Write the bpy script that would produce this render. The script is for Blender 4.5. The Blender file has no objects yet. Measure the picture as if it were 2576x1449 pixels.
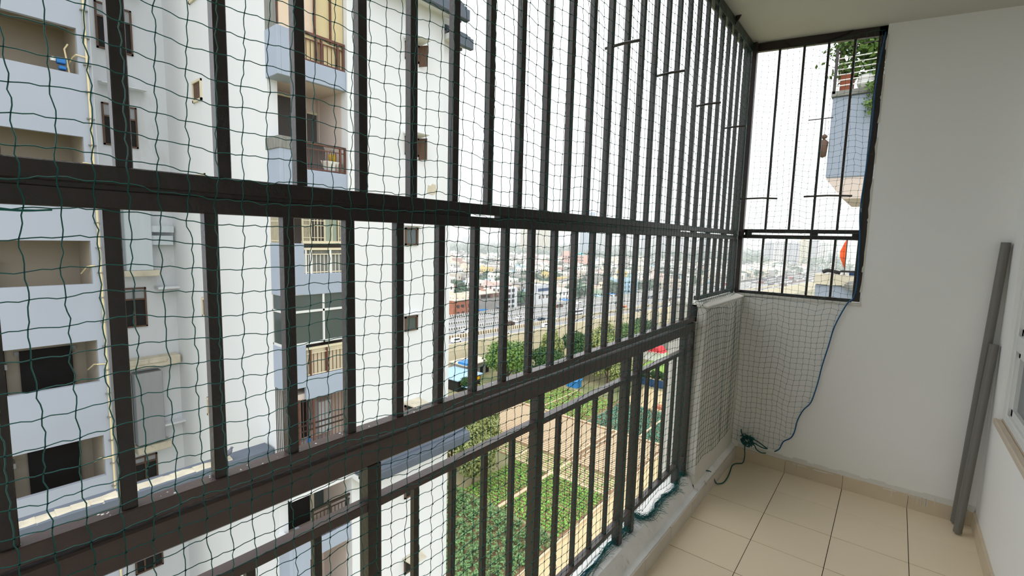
import bpy, math, random
import numpy as np
from mathutils import Vector, Matrix

R = random.Random(11)
NP = np.random.default_rng(5)
C = bpy.context.scene.collection
SC = bpy.context.scene
PI = math.pi

# ------------------------------------------------------------------ camera, sky, sun, exposure
cam_d = bpy.data.cameras.new('camera')
cam_d.sensor_width = 36.0
cam_d.lens = 16.65
cam_d.clip_start = 0.02
cam_d.clip_end = 9000
cam = bpy.data.objects.new('camera', cam_d)
C.objects.link(cam)
YAW, PITCH, ROLL = math.radians(38.877), math.radians(6.123), math.radians(1.5106)
fw = Vector((-math.sin(YAW)*math.cos(PITCH), math.cos(YAW)*math.cos(PITCH), -math.sin(PITCH)))
rt = Vector((math.cos(YAW), math.sin(YAW), 0))
up = rt.cross(fw)
r2 = math.cos(ROLL)*rt + math.sin(ROLL)*up
u2 = -math.sin(ROLL)*rt + math.cos(ROLL)*up
M = Matrix(((r2.x, u2.x, -fw.x, 0), (r2.y, u2.y, -fw.y, 0), (r2.z, u2.z, -fw.z, 1.45), (0, 0, 0, 1)))
cam.matrix_world = M
SC.camera = cam

SKY = 1.95
world = bpy.data.worlds.new('overcast_sky')
SC.world = world
world.use_nodes = True
wn, wl = world.node_tree.nodes, world.node_tree.links
wn.clear()
wo = wn.new('ShaderNodeOutputWorld'); wb = wn.new('ShaderNodeBackground')
tc = wn.new('ShaderNodeTexCoord'); sx = wn.new('ShaderNodeSeparateXYZ'); cr = wn.new('ShaderNodeValToRGB')
cr.color_ramp.elements[0].position = 0.0; cr.color_ramp.elements[0].color = (0.74, 0.80, 0.86, 1)
cr.color_ramp.elements[1].position = 0.22; cr.color_ramp.elements[1].color = (0.95, 0.975, 1.0, 1)
wl.new(tc.outputs['Generated'], sx.inputs[0]); wl.new(sx.outputs['Z'], cr.inputs[0])
wl.new(cr.outputs[0], wb.inputs[0]); wb.inputs[1].default_value = SKY
wl.new(wb.outputs[0], wo.inputs[0])

sd = bpy.data.lights.new('veiled_sun', 'SUN')
sd.energy = 0.9; sd.angle = math.radians(60); sd.color = (1.0, 0.985, 0.96)
sun = bpy.data.objects.new('veiled_sun', sd); C.objects.link(sun)
sun.rotation_euler = Vector((0.35, 0.5, -1.15)).to_track_quat('-Z', 'Y').to_euler()

SC.view_settings.view_transform = 'Standard'
SC.view_settings.look = 'None'
SC.view_settings.gamma = 1
SC.view_settings.exposure = 0.0
SC.view_settings.use_curve_mapping = False
SC.cycles.use_denoising = True
SC.cycles.max_bounces = 8
SC.cycles.diffuse_bounces = 5
SC.cycles.volume_bounces = 4
SC.cycles.transparent_max_bounces = 12


# ------------------------------------------------------------------ materials
def lin(c):
    return tuple(((v/255)/12.92 if v/255 <= 0.04045 else (((v/255)+0.055)/1.055)**2.4) for v in c)


def mat(name, rgb, rough=0.75, metal=0.0, var=0.08, scale=3.0, bump=0.0, bscale=60.0, stain=None, stain_scale=1.3,
        stain_at=0.62, spec=0.4, objcol=False, objvar=0.0, stretch=None):
    m = bpy.data.materials.new(name)
    m.use_nodes = True
    nt = m.node_tree; n = nt.nodes; l = nt.links
    b = n['Principled BSDF']
    b.inputs['Roughness'].default_value = rough
    b.inputs['Metallic'].default_value = metal
    b.inputs['Specular IOR Level'].default_value = spec
    tc = n.new('ShaderNodeTexCoord')
    src = tc.outputs['Object']
    if stretch:
        mp = n.new('ShaderNodeMapping'); mp.inputs['Scale'].default_value = stretch
        l.new(src, mp.inputs[0]); src = mp.outputs[0]
    nz = n.new('ShaderNodeTexNoise'); nz.inputs['Scale'].default_value = scale; nz.inputs['Detail'].default_value = 5
    l.new(src, nz.inputs['Vector'])
    mr = n.new('ShaderNodeMapRange')
    mr.inputs['From Min'].default_value = 0.25; mr.inputs['From Max'].default_value = 0.75
    mr.inputs['To Min'].default_value = 1-var; mr.inputs['To Max'].default_value = 1+var
    l.new(nz.outputs['Fac'], mr.inputs['Value'])
    col = n.new('ShaderNodeRGB'); col.outputs[0].default_value = (*lin(rgb), 1)
    csrc = col.outputs[0]
    fac = mr.outputs[0]
    if objcol or objvar:
        oi = n.new('ShaderNodeObjectInfo')
        if objcol:
            csrc = oi.outputs['Color']
        if objvar:
            m2 = n.new('ShaderNodeMapRange'); m2.inputs['To Min'].default_value = 1-objvar; m2.inputs['To Max'].default_value = 1+objvar
            l.new(oi.outputs['Random'], m2.inputs['Value'])
            mm = n.new('ShaderNodeMath'); mm.operation = 'MULTIPLY'
            l.new(fac, mm.inputs[0]); l.new(m2.outputs[0], mm.inputs[1]); fac = mm.outputs[0]
    vm = n.new('ShaderNodeVectorMath'); vm.operation = 'SCALE'
    l.new(csrc, vm.inputs[0]); l.new(fac, vm.inputs['Scale'])
    out = vm.outputs[0]
    if stain:
        sn = n.new('ShaderNodeTexNoise'); sn.inputs['Scale'].default_value = stain_scale; sn.inputs['Detail'].default_value = 8
        sn.inputs['Roughness'].default_value = 0.65
        l.new(src, sn.inputs['Vector'])
        ms = n.new('ShaderNodeMapRange')
        ms.inputs['From Min'].default_value = stain_at; ms.inputs['From Max'].default_value = stain_at+0.14
        l.new(sn.outputs['Fac'], ms.inputs['Value'])
        mx = n.new('ShaderNodeMix'); mx.data_type = 'RGBA'
        l.new(ms.outputs[0], mx.inputs['Factor']); l.new(out, mx.inputs['A']); mx.inputs['B'].default_value = (*lin(stain), 1)
        out = mx.outputs['Result']
    l.new(out, b.inputs['Base Color'])
    if bump:
        bn = n.new('ShaderNodeTexNoise'); bn.inputs['Scale'].default_value = bscale; bn.inputs['Detail'].default_value = 6
        l.new(src, bn.inputs['Vector'])
        bp = n.new('ShaderNodeBump'); bp.inputs['Strength'].default_value = bump; bp.inputs['Distance'].default_value = 0.01
        l.new(bn.outputs['Fac'], bp.inputs['Height']); l.new(bp.outputs[0], b.inputs['Normal'])
    return m


def leafmat(name, rgb, objvar=0.15, var=0.3, scale=0.6):
    m = mat(name, rgb, rough=0.6, var=var, scale=scale, objvar=objvar, spec=0.25)
    b = m.node_tree.nodes['Principled BSDF']
    b.inputs['Subsurface Weight'].default_value = 0.0
    return m


MT = dict(
    iron=mat('dark_brown_iron_paint', (44, 36, 33), rough=0.34, spec=0.5, var=0.15, scale=9, bump=0.15, bscale=90, stain=(92, 76, 70), stain_scale=4, stain_at=0.66),
    ironin=mat('brown_iron_rail_paint', (74, 59, 56), rough=0.33, spec=0.55, var=0.15, scale=7, bump=0.1, bscale=90, stain=(150, 140, 138), stain_scale=26, stain_at=0.70),
    wall=mat('white_distemper_wall', (236, 236, 233), rough=0.85, var=0.015, scale=2, bump=0.06, bscale=120),
    wallold=mat('patchy_white_plaster', (212, 209, 200), rough=0.9, var=0.05, scale=6, bump=0.25, bscale=40, stain=(176, 168, 152), stain_scale=5, stain_at=0.66),
    ceil=mat('ceiling_distemper', (200, 199, 190), rough=0.9, var=0.02, scale=1.5, bump=0.05, bscale=90),
    kerb=mat('rough_white_kerb_plaster', (234, 233, 230), rough=0.9, var=0.08, scale=9, bump=0.5, bscale=45, stain=(136, 128, 116), stain_scale=8, stain_at=0.60),
    tile=mat('cream_floor_tile', (230, 214, 186), rough=0.32, var=0.03, scale=2.2, objvar=0.025, stain=(186, 170, 144), stain_scale=2.6, stain_at=0.70),
    skirt=mat('cream_skirting_tile', (205, 190, 164), rough=0.45, var=0.06, scale=6, objvar=0.05, stain=(168, 152, 128), stain_scale=7, stain_at=0.64),
    grout=mat('dark_grout', (92, 78, 62), rough=0.9, var=0.25, scale=20),
    net=mat('green_nylon_twine', (10, 98, 92), rough=0.5, var=0.25, scale=15),
    ropeb=mat('blue_green_rope', (18, 84, 128), rough=0.55, var=0.25, scale=40),
    ropeg=mat('dark_green_rope', (20, 84, 82), rough=0.6, var=0.3, scale=40),
    pvc=mat('grey_pvc_pipe', (112, 110, 104), rough=0.4, var=0.07, scale=5),
    winframe=mat('white_window_paint', (218, 219, 216), rough=0.55, var=0.03, scale=8, bump=0.05),
    sill=mat('beige_stone_sill', (200, 186, 166), rough=0.5, var=0.06, scale=9, stretch=(8, 1, 8)),
    glass=mat('grey_window_glass', (96, 102, 104), rough=0.08, var=0.05, scale=1.2, spec=0.6),
    binnerd=mat('dingy_corridor_paint', (168, 158, 142), rough=0.9, var=0.05, scale=0.8),
    skirtl=mat('dirty_white_skirting', (206, 198, 186), rough=0.7, var=0.08, scale=7, stain=(160, 148, 130), stain_scale=8, stain_at=0.62),
    bparapn=mat('backlit_blue_parapet_paint', (146, 156, 170), rough=0.85, var=0.05, scale=1.4, stain=(118, 126, 138), stain_scale=2.2, stain_at=0.6),  # parapet blue of the next balconies, with their backlit shade put into the colour
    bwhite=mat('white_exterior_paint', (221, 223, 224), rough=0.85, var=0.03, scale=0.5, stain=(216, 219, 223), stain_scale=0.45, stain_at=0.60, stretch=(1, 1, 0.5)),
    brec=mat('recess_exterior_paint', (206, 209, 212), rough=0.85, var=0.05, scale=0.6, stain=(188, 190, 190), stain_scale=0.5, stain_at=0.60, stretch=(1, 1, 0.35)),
    bblue=mat('pale_blue_exterior_paint', (168, 175, 187), rough=0.85, var=0.03, scale=0.6),
    bparap=mat('blue_parapet_paint', (160, 170, 185), rough=0.85, var=0.05, scale=1.4, stain=(140, 148, 160), stain_scale=1.2, stain_at=0.66),
    binner=mat('inner_pinkish_paint', (206, 192, 182), rough=0.85, var=0.03, scale=1),
    dirt=mat('crumbling_concrete', (196, 188, 168), rough=0.95, var=0.15, scale=3, bump=0.8, bscale=14, stain=(140, 134, 124), stain_scale=4, stain_at=0.6),
    slate=mat('slate_grey_eave_paint', (84, 92, 104), rough=0.6, var=0.08, scale=3, stain=(150, 156, 166), stain_scale=5, stain_at=0.7),
    band=mat('grey_blue_fascia_paint', (98, 106, 118), rough=0.75, var=0.06, scale=1.2),
    dark=mat('dark_interior', (34, 32, 31), rough=0.9, var=0.2, scale=2),
    wood=mat('brown_window_wood', (92, 70, 56), rough=0.7, var=0.2, scale=6, stretch=(4, 4, 0.7)),
    glassd=mat('dark_green_glass', (74, 84, 82), rough=0.12, var=0.08, scale=0.8, spec=0.6),
    glassg=mat('pale_green_curtain_glass', (146, 158, 142), rough=0.35, var=0.05, scale=2),
    cream=mat('cream_painted_metal', (214, 204, 176), rough=0.6, var=0.06, scale=3, stain=(160, 144, 112), stain_scale=4, stain_at=0.68),
    rust=mat('red_brown_metal', (98, 62, 50), rough=0.6, var=0.18, scale=8),
    beige=mat('stained_plywood', (206, 190, 148), rough=0.8, var=0.10, scale=1.1, stain=(170, 148, 102), stain_scale=1.6, stain_at=0.62),
    pinkply=mat('pinkish_board', (212, 192, 170), rough=0.8, var=0.06, scale=2, stain=(184, 166, 144), stain_scale=2, stain_at=0.62),
    greysheet=mat('weathered_grey_sheet', (128, 128, 122), rough=0.8, var=0.25, scale=4, stretch=(4, 4, 0.5)),
    meshdoor=mat('grey_mesh_door', (84, 80, 78), rough=0.8, var=0.1, scale=14, stretch=(12, 12, 0.3)),
    panel=mat('pale_grey_panel', (192, 200, 204), rough=0.6, var=0.05, scale=2, stretch=(2, 2, 0.3)),
    panelg=mat('grey_cover_panel', (150, 152, 154), rough=0.6, var=0.06, scale=2, stretch=(2, 2, 0.3)),
    yellowpipe=mat('yellowed_pipe', (222, 206, 164), rough=0.5, var=0.05, scale=4),
    bluecloth=mat('blue_plastic', (44, 120, 190), rough=0.5),
    pinkcloth=mat('pink_cloth', (226, 96, 140), rough=0.8),
    whitep=mat('white_plastic', (226, 226, 222), rough=0.5),
    yellow=mat('yellow_tin', (206, 172, 56), rough=0.5),
    terracotta=mat('terracotta', (150, 84, 62), rough=0.8),
    orange=mat('orange_flag_cloth', (226, 92, 40), rough=0.8, var=0.2, scale=6),
    blackp=mat('black_plastic', (24, 23, 24), rough=0.6),
    concrete=mat('grey_concrete', (156, 152, 146), rough=0.9, var=0.1, scale=0.4),
    road=mat('asphalt', (150, 150, 152), rough=0.85, var=0.06, scale=0.08),
    wallr=mat('retaining_wall_stone', (222, 211, 182), rough=0.9, var=0.08, scale=0.2, stain=(160, 150, 126), stain_scale=0.3, stain_at=0.62),
    barrier=mat('white_barrier', (214, 212, 206), rough=0.8),
    soil=mat('brown_soil', (136, 108, 82), rough=0.95, var=0.1, scale=0.2, stain=(150, 126, 96), stain_scale=0.3, stain_at=0.6),
    ridge=mat('pale_dry_ridge', (200, 180, 150), rough=0.95, var=0.06, scale=0.6),
    ground=mat('scrubby_ground', (150, 142, 108), rough=0.95, var=0.2, scale=0.05, stain=(104, 116, 74), stain_scale=0.04, stain_at=0.5),
    cityground=mat('dusty_city_ground', (176, 172, 166), rough=0.95, var=0.12, scale=0.03, stain=(128, 138, 108), stain_scale=0.012, stain_at=0.55),
    pathm=mat('pale_concrete_track', (192, 172, 134), rough=0.9, var=0.05, scale=0.3),
    grass=mat('green_lawn', (124, 158, 66), rough=0.9, var=0.15, scale=0.4),
    crop=leafmat('bright_green_crop', (122, 172, 78), scale=0.8),
    crop2=leafmat('light_green_crop', (134, 172, 86), scale=0.8),
    teal=leafmat('blue_green_crop', (92, 140, 116), scale=0.5),
    shrub=leafmat('dark_leafy_crop', (106, 140, 88), scale=0.5),
    leafA=leafmat('mid_green_leaf', (98, 128, 62), scale=0.35),
    leafB=leafmat('olive_leaf', (142, 150, 92), scale=0.35),
    leafC=leafmat('dark_green_leaf', (62, 92, 46), scale=0.35),
    leafF=leafmat('far_tree_leaf', (76, 104, 76), scale=0.1),
    bark=mat('bark', (92, 78, 62), rough=0.9),
    house=mat('house_paint', (220, 210, 196), rough=0.9, var=0.08, scale=0.4, objcol=True),
    roofm=mat('dusty_flat_roof', (196, 186, 172), rough=0.9, var=0.1, scale=0.4),
    hwin=mat('house_window_dark', (70, 68, 66), rough=0.5),
    tower=mat('tower_paint', (220, 214, 200), rough=0.9, var=0.03, scale=0.05, objcol=True),
    towerw=mat('tower_windows', (120, 126, 132), rough=0.4),
    car=mat('car_paint', (230, 230, 230), rough=0.3, var=0.0, objcol=True, spec=0.5),
    tyre=mat('tyre', (30, 30, 30), rough=0.8),
    carglass=mat('car_glass', (40, 46, 52), rough=0.1),
    bluesheet=mat('blue_tin_sheet', (52, 128, 190), rough=0.5, var=0.08, scale=1),
    palesheet=mat('pale_blue_tin_roof', (150, 182, 206), rough=0.5, var=0.06, scale=1),
    bluefence=mat('navy_fence_sheet', (44, 74, 112), rough=0.7, var=0.1, scale=0.6),
    brick=mat('red_brick_wall', (172, 112, 86), rough=0.9, var=0.15, scale=0.8),
    red=mat('red_canvas', (206, 44, 54), rough=0.8),
    yellowsign=mat('yellow_board', (232, 176, 30), rough=0.6),
    pigeon=mat('pigeon_grey', (104, 106, 116), rough=0.8, var=0.2, scale=20),
)


# ------------------------------------------------------------------ mesh builder
def wloc(o):
    v = Vector((0, 0, 0))
    while o is not None:
        v += o.location; o = o.parent
    return v


class MB:
    def __init__(s):
        s.v = []; s.f = []; s.m = []

    def add(s, vs, fs, mi=0):
        b = len(s.v)
        s.v.extend(tuple(p) for p in vs)
        s.f.extend([tuple(i+b for i in f) for f in fs]); s.m.extend([mi]*len(fs))
        return s

    def box(s, x0, x1, y0, y1, z0, z1, mi=0):
        if x0 > x1: x0, x1 = x1, x0
        if y0 > y1: y0, y1 = y1, y0
        if z0 > z1: z0, z1 = z1, z0
        return s.hexa([(x0, y0, z0), (x1, y0, z0), (x1, y1, z0), (x0, y1, z0), (x0, y0, z1), (x1, y0, z1), (x1, y1, z1), (x0, y1, z1)], mi)

    def hexa(s, p, mi=0):
        return s.add(p, [(0, 3, 2, 1), (4, 5, 6, 7), (0, 1, 5, 4), (1, 2, 6, 5), (2, 3, 7, 6), (3, 0, 4, 7)], mi)

    def prism(s, poly, a, b, axis='y', mi=0):
        # poly: 2-D points in the plane across `axis`, extruded from a to b
        n = len(poly)
        def P(q, t):
            return {'x': (t, q[0], q[1]), 'y': (q[0], t, q[1]), 'z': (q[0], q[1], t)}[axis]
        vs = [P(q, a) for q in poly]+[P(q, b) for q in poly]
        fs = [tuple(range(n-1, -1, -1)), tuple(range(n, 2*n))]+[(i, (i+1) % n, n+(i+1) % n, n+i) for i in range(n)]
        return s.add(vs, fs, mi)

    def beam(s, p, q, w, h, mi=0, upv=(0, 0, 1)):
        p, q = Vector(p), Vector(q); d = (q-p).normalized()
        u = Vector(upv)
        if abs(d.dot(u)) > 0.98: u = Vector((1, 0, 0))
        a = d.cross(u).normalized()*w/2; b = a.cross(d).normalized()*h/2
        return s.hexa([p-a-b, p+a-b, q+a-b, q-a-b, p-a+b, p+a+b, q+a+b, q-a+b], mi)

    def tube(s, pts, r, n=6, mi=0, radii=None):
        pts = [Vector(p) for p in pts]; N = len(pts)
        vs = []
        prev = None
        for i, p in enumerate(pts):
            t = (pts[min(i+1, N-1)]-pts[max(i-1, 0)])
            t = t.normalized() if t.length > 1e-9 else Vector((0, 0, 1))
            if prev is None:
                a = t.orthogonal().normalized()
            else:
                a = prev-t*prev.dot(t)
                a = a.normalized() if a.length > 1e-6 else t.orthogonal().normalized()
            prev = a; b = t.cross(a)
            rr = radii[i] if radii else r
            for k in range(n):
                th = 2*PI*k/n
                vs.append(p+a*(rr*math.cos(th))+b*(rr*math.sin(th)))
        fs = []
        for i in range(N-1):
            for k in range(n):
                k2 = (k+1) % n
                fs.append((i*n+k, i*n+k2, (i+1)*n+k2, (i+1)*n+k))
        fs.append(tuple(range(n-1, -1, -1))); fs.append(tuple((N-1)*n+k for k in range(n)))
        return s.add(vs, fs, mi)

    def lathe(s, prof, c=(0, 0, 0), n=12, mi=0):
        vs = []
        for r, z in prof:
            for k in range(n):
                th = 2*PI*k/n
                vs.append((c[0]+r*math.cos(th), c[1]+r*math.sin(th), c[2]+z))
        fs = []
        for i in range(len(prof)-1):
            for k in range(n):
                k2 = (k+1) % n
                fs.append((i*n+k, i*n+k2, (i+1)*n+k2, (i+1)*n+k))
        fs.append(tuple(range(n-1, -1, -1))); fs.append(tuple((len(prof)-1)*n+k for k in range(n)))
        return s.add(vs, fs, mi)

    def build(s, name, mats, parent=None, smooth=False, bevel=0.0, label=None, kind=None):
        if not isinstance(mats, (list, tuple)): mats = [mats]
        off = wloc(parent) if parent is not None else Vector((0, 0, 0))
        me = bpy.data.meshes.new(name)
        me.from_pydata([(p[0]-off.x, p[1]-off.y, p[2]-off.z) for p in s.v], [], s.f)
        for m in mats: me.materials.append(MT[m] if isinstance(m, str) else m)
        if len(mats) > 1: me.polygons.foreach_set('material_index', s.m)
        if smooth: me.polygons.foreach_set('use_smooth', [True]*len(s.f))
        me.update()
        o = bpy.data.objects.new(name, me)
        C.objects.link(o)
        if parent is not None: o.parent = parent
        if bevel:
            bv = o.modifiers.new('bevel', 'BEVEL'); bv.width = bevel; bv.segments = 1; bv.limit_method = 'ANGLE'
        if label: o['label'] = label
        if kind: o['kind'] = kind
        return o


def arr_mesh(name, V, F, mats, parent=None, mi=None, smooth=False):
    me = bpy.data.meshes.new(name)
    V = np.asarray(V, np.float32); F = np.asarray(F, np.int32)
    if parent is not None:
        V = V-np.array(wloc(parent), np.float32)
    me.vertices.add(len(V)); me.vertices.foreach_set('co', V.ravel())
    k = F.shape[1]
    me.loops.add(F.size); me.loops.foreach_set('vertex_index', F.ravel())
    me.polygons.add(len(F))
    me.polygons.foreach_set('loop_start', np.arange(len(F), dtype=np.int32)*k)
    if not isinstance(mats, (list, tuple)): mats = [mats]
    for m in mats: me.materials.append(MT[m])
    if mi is not None: me.polygons.foreach_set('material_index', np.asarray(mi, np.int32))
    me.update(calc_edges=True)
    if smooth: me.polygons.foreach_set('use_smooth', np.ones(len(F), bool))
    o = bpy.data.objects.new(name, me); C.objects.link(o)
    if parent is not None: o.parent = parent
    return o


def thing(name, label, cat, loc=(0, 0, 0), group=None):
    o = bpy.data.objects.new(name, None); C.objects.link(o)
    o.location = loc; o['label'] = label; o['category'] = cat
    o.empty_display_size = 0.1
    if group: o['group'] = group
    return o


def tag(o, label, cat, group=None):
    o['label'] = label; o['category'] = cat
    if group: o['group'] = group
    return o


def struct(o):
    o['kind'] = 'structure'; return o


def copies(proto, parent, locs):
    # proto: a mesh object already in place; further copies share its mesh, moved by the given offsets
    for d in locs:
        c = proto.copy(); C.objects.link(c); c.parent = parent
        c.location = proto.location+Vector(d)


def dup_tree(root, loc, rz=0.0, label=None, group=None, scale=None):
    r = root.copy(); C.objects.link(r); r.location = loc; r.rotation_euler = (0, 0, rz)
    if scale: r.scale = scale
    if label: r['label'] = label
    if group: r['group'] = group
    for ch in list(root.children):
        c = ch.copy(); C.objects.link(c); c.parent = r
        for g in list(ch.children):
            d = g.copy(); C.objects.link(d); d.parent = c
    return r


def smooth_path(pts, k=6):
    P = [np.array(p, float) for p in pts]
    P = [2*P[0]-P[1]]+P+[2*P[-1]-P[-2]]
    out = []
    for i in range(1, len(P)-2):
        for t in np.linspace(0, 1, k, endpoint=False):
            a, b, c, d = P[i-1], P[i], P[i+1], P[i+2]
            out.append(0.5*((2*b)+(-a+c)*t+(2*a-5*b+4*c-d)*t*t+(-a+3*b-3*c+d)*t**3))
    out.append(P[-2])
    return out

# ------------------------------------------------------------------ balcony shell
YE, XW, YB = 3.373, 0.44, -2.4          # end wall, right wall, back wall
def ceil_z(x): return 2.712-0.084*(x+0.82)

fl = struct(MB().box(-0.895, 0.6, YB, YE+0.15, -0.25, -0.006).build('floor', 'grout'))
xs = [-0.735, -0.435, -0.132, 0.169, 0.44]
ys = [YE-0.3035*k for k in range(20)]
tile_mesh = {}
for i in range(4):
    for j in range(19):
        x0, x1 = xs[i]+0.0016, xs[i+1]-0.0016
        y1, y0 = ys[j]-0.0020, max(ys[j+1]+0.0020, YB)
        if j in (0, ) : y0 = ys[j+1]+0.0006
        if j == 1: y1 = ys[j]-0.0006
        MB().box(x0, x1, y0, y1, -0.012, R.uniform(-0.0004, 0.0004)).build('tile', 'tile', fl)

m = MB()
m.hexa([(-0.90, YB, ceil_z(-0.90)), (0.6, YB, ceil_z(0.6)), (0.6, YE+0.15, ceil_z(0.6)), (-0.90, YE+0.15, ceil_z(-0.90)),
        (-0.90, YB, 2.95), (0.6, YB, 2.95), (0.6, YE+0.15, 2.95), (-0.90, YE+0.15, 2.95)])
struct(m.build('ceiling', 'ceil'))
m = MB()
m.prism([(-0.95, -0.25), (0.6, -0.25), (0.6, 2.9), (-0.140, 2.9), (-0.140, 1.112), (-0.95, 1.100)], YE, YE+0.13, 'y')
we = struct(m.build('wall_end', 'wall'))
# crumbling plaster around the jamb and the sill of the end opening
m = MB()
z = 1.12
while z < 2.6:
    h = R.uniform(.025, .13); w0, w1_, w2 = (R.choice((0, 0, .001, .003, .006)) for _ in range(3))
    x0 = -0.1405
    m.add([(x0-w0, YE-.001, z), (x0-w1_, YE-.001, z+h*.5), (x0-w2, YE-.001, z+h), (x0+.006, YE-.001, z+h), (x0+.006, YE-.001, z),
           (x0-w0, YE+.03, z), (x0-w1_, YE+.03, z+h*.5), (x0-w2, YE+.03, z+h), (x0+.006, YE+.03, z+h), (x0+.006, YE+.03, z)],
          [(4, 3, 2, 1, 0), (5, 6, 7, 8, 9), (0, 1, 6, 5), (1, 2, 7, 6), (2, 3, 8, 7), (3, 4, 9, 8), (4, 0, 5, 9)])
    z += h+R.choice((0, 0, .03, .08))
m.build('jamb_plaster', 'wallold', we, label='crumbling plaster edge along the grille jamb')
struct(MB().box(-0.80, -0.135, YE-0.006, YE+0.13, 1.108, 1.122).build('trim_1', 'wallold'))
m = MB()
m.box(XW, XW+0.16, YB, 0.8, -0.2, 2.9).box(XW, XW+0.16, 3.14, YE+0.1, -0.2, 2.9).box(XW, XW+0.16, 0.8, 3.14, -0.2, 0.625).box(XW, XW+0.16, 0.8, 3.14, 2.2, 2.9)
struct(m.build('wall_right', 'wall'))
struct(MB().box(-1.0, 0.6, YB-0.12, YB, -0.2, 2.9).build('wall_back', 'wall'))
# short parapet wall between the railing end and the corner
m = MB()
nz_ = 8
m.box(-0.955, -0.760, 2.605, YE+0.05, -0.2, 1.100)
m.prism([(-0.960, 1.10), (-0.752, 1.10), (-0.752, 1.108), (-0.80, 1.124), (-0.960, 1.124)], 2.60, YE, 'y')
struct(m.build('wall_left', 'wallold', bevel=0.006))
# kerb under the railing
m = MB()
m.prism([(-0.895, -0.25), (-0.7365, -0.25), (-0.7365, 0.078), (-0.762, 0.083), (-0.781, 0.124), (-0.796, 0.145), (-0.895, 0.148)], YB, 2.605, 'y')
m.prism([(-0.80, -0.25), (-0.7365, -0.25), (-0.7365, 0.082), (-0.75, 0.098), (-0.763, 0.105), (-0.80, 0.105)], 2.605, YE, 'y')
struct(m.build('trim_2', 'kerb'))
# skirting tiles
def skirting(name, boxes, sm='skirt'):
    base = None
    for k, b in enumerate(boxes):
        if base is None:
            base = struct(MB().box(*b).build(name, sm))
        else:
            MB().box(*b).build('tile', sm, base)
    return base
sk = []
for i in range(4):
    sk.append((xs[i]+0.001, xs[i+1]-0.001, YE-0.010, YE+0.002, 0.0, 0.083+R.uniform(-.002, .002)))
be = skirting('baseboard_end', sk)
m = MB()
x = -0.72
while x < 0.43:
    w = R.uniform(0.03, 0.07)
    m.prism([(YE-0.009-R.uniform(0, .003), 0.079+R.uniform(-.010, .006)), (YE+0.002, 0.08), (YE+0.002, 0.112+R.uniform(-.006, .008))], x, min(x+w+.01, 0.435), 'x')
    x += w
m.build('plaster_fillet', 'wallold', be, label='rough white plaster bead over the skirting')
m = MB()
for k in range(13):
    x = R.choice([-0.40, -0.37, 0.10, 0.13, 0.16, 0.19, 0.22, 0.25, 0.27])+R.uniform(-.02, .02)
    h = R.uniform(0.02, 0.05)
    m.box(x, x+R.uniform(.002, .004), YE-0.0115, YE-0.009, 0.083-h, 0.085)
m.build('plaster_drip', 'wallold', be, label='white plaster drips on the skirting tile')
sk = []
for j in range(18):
    sk.append((-0.7375, -0.7285, max(ys[j+1]+0.001, YB)+0.02, ys[j]-0.001+(0.02 if j else -0.01), 0.0, 0.075+R.uniform(-.002, .002)))
skirting('baseboard_left', sk, 'skirtl')
sk = []
for j in range(18):
    sk.append((XW-0.012, XW+0.002, max(ys[j+1]+0.001, YB), ys[j]-0.001-(0.012 if j == 0 else 0), 0.0, 0.083))
skirting('baseboard_right', sk)

# window of the room on the right
m = MB()
m.box(XW+0.015, XW+0.075, 3.075, 3.14, 0.66, 2.2).box(XW+0.015, XW+0.075, 0.8, 0.865, 0.66, 2.2)
m.box(XW+0.015, XW+0.075, 0.865, 3.075, 2.14, 2.2).box(XW+0.015, XW+0.075, 0.865, 3.075, 0.66, 0.70)
m.box(XW+0.015, XW+0.075, 0.865, 3.075, 1.00, 1.07)
for y in (2.42, 1.60):
    m.box(XW+0.015, XW+0.075, y, y+0.07, 0.70, 2.14)
w1 = struct(m.build('window_1', 'winframe', bevel=0.004))
for ya, yb in ((0.865, 1.60), (1.67, 2.42), (2.49, 3.075)):
    for za, zb in ((0.70, 1.00), (1.07, 2.14)):
        s = MB()
        s.box(XW+0.030, XW+0.060, ya, ya+0.03, za, zb).box(XW+0.030, XW+0.060, yb-0.03, yb, za, zb)
        s.box(XW+0.030, XW+0.060, ya, yb, za, za+0.03).box(XW+0.030, XW+0.060, ya, yb, zb-0.03, zb)
        so = s.build('sash', 'winframe', w1)
        MB().box(XW+0.044, XW+0.050, ya+0.03, yb-0.03, za+0.03, zb-0.03).build('pane', 'glass', so)
MB().box(XW-0.012, XW+0.015, 0.75, 3.16, 0.625, 0.655).build('sill', 'sill', w1, bevel=0.004)
MB().box(XW+0.015, XW+0.09, 0.8, 3.14, 0.640, 0.661).build('sill', 'sill', w1)
m = MB().box(XW+0.08, XW+0.15, 0.8, 3.14, 0.64, 2.2)
m.build('blind', 'dark', w1)

# ------------------------------------------------------------------ iron grilles and railing
XR = -0.83
def bars(parent, name, pts, size, z0, z1, m='iron', axis='y', fixed=XR, size2=None):
    h = size/2; h2 = (size2 or size)/2
    p0 = pts[0]
    b = MB()
    if axis == 'y': b.box(fixed-h2, fixed+h2, p0-h, p0+h, z0, z1)
    else: b.box(p0-h, p0+h, fixed-h2, fixed+h2, z0, z1)
    o = b.build(name, m, parent, bevel=0.0012)
    copies(o, parent, [((0, p-p0, 0) if axis == 'y' else (p-p0, 0, 0)) for p in pts[1:]])
    return o

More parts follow.
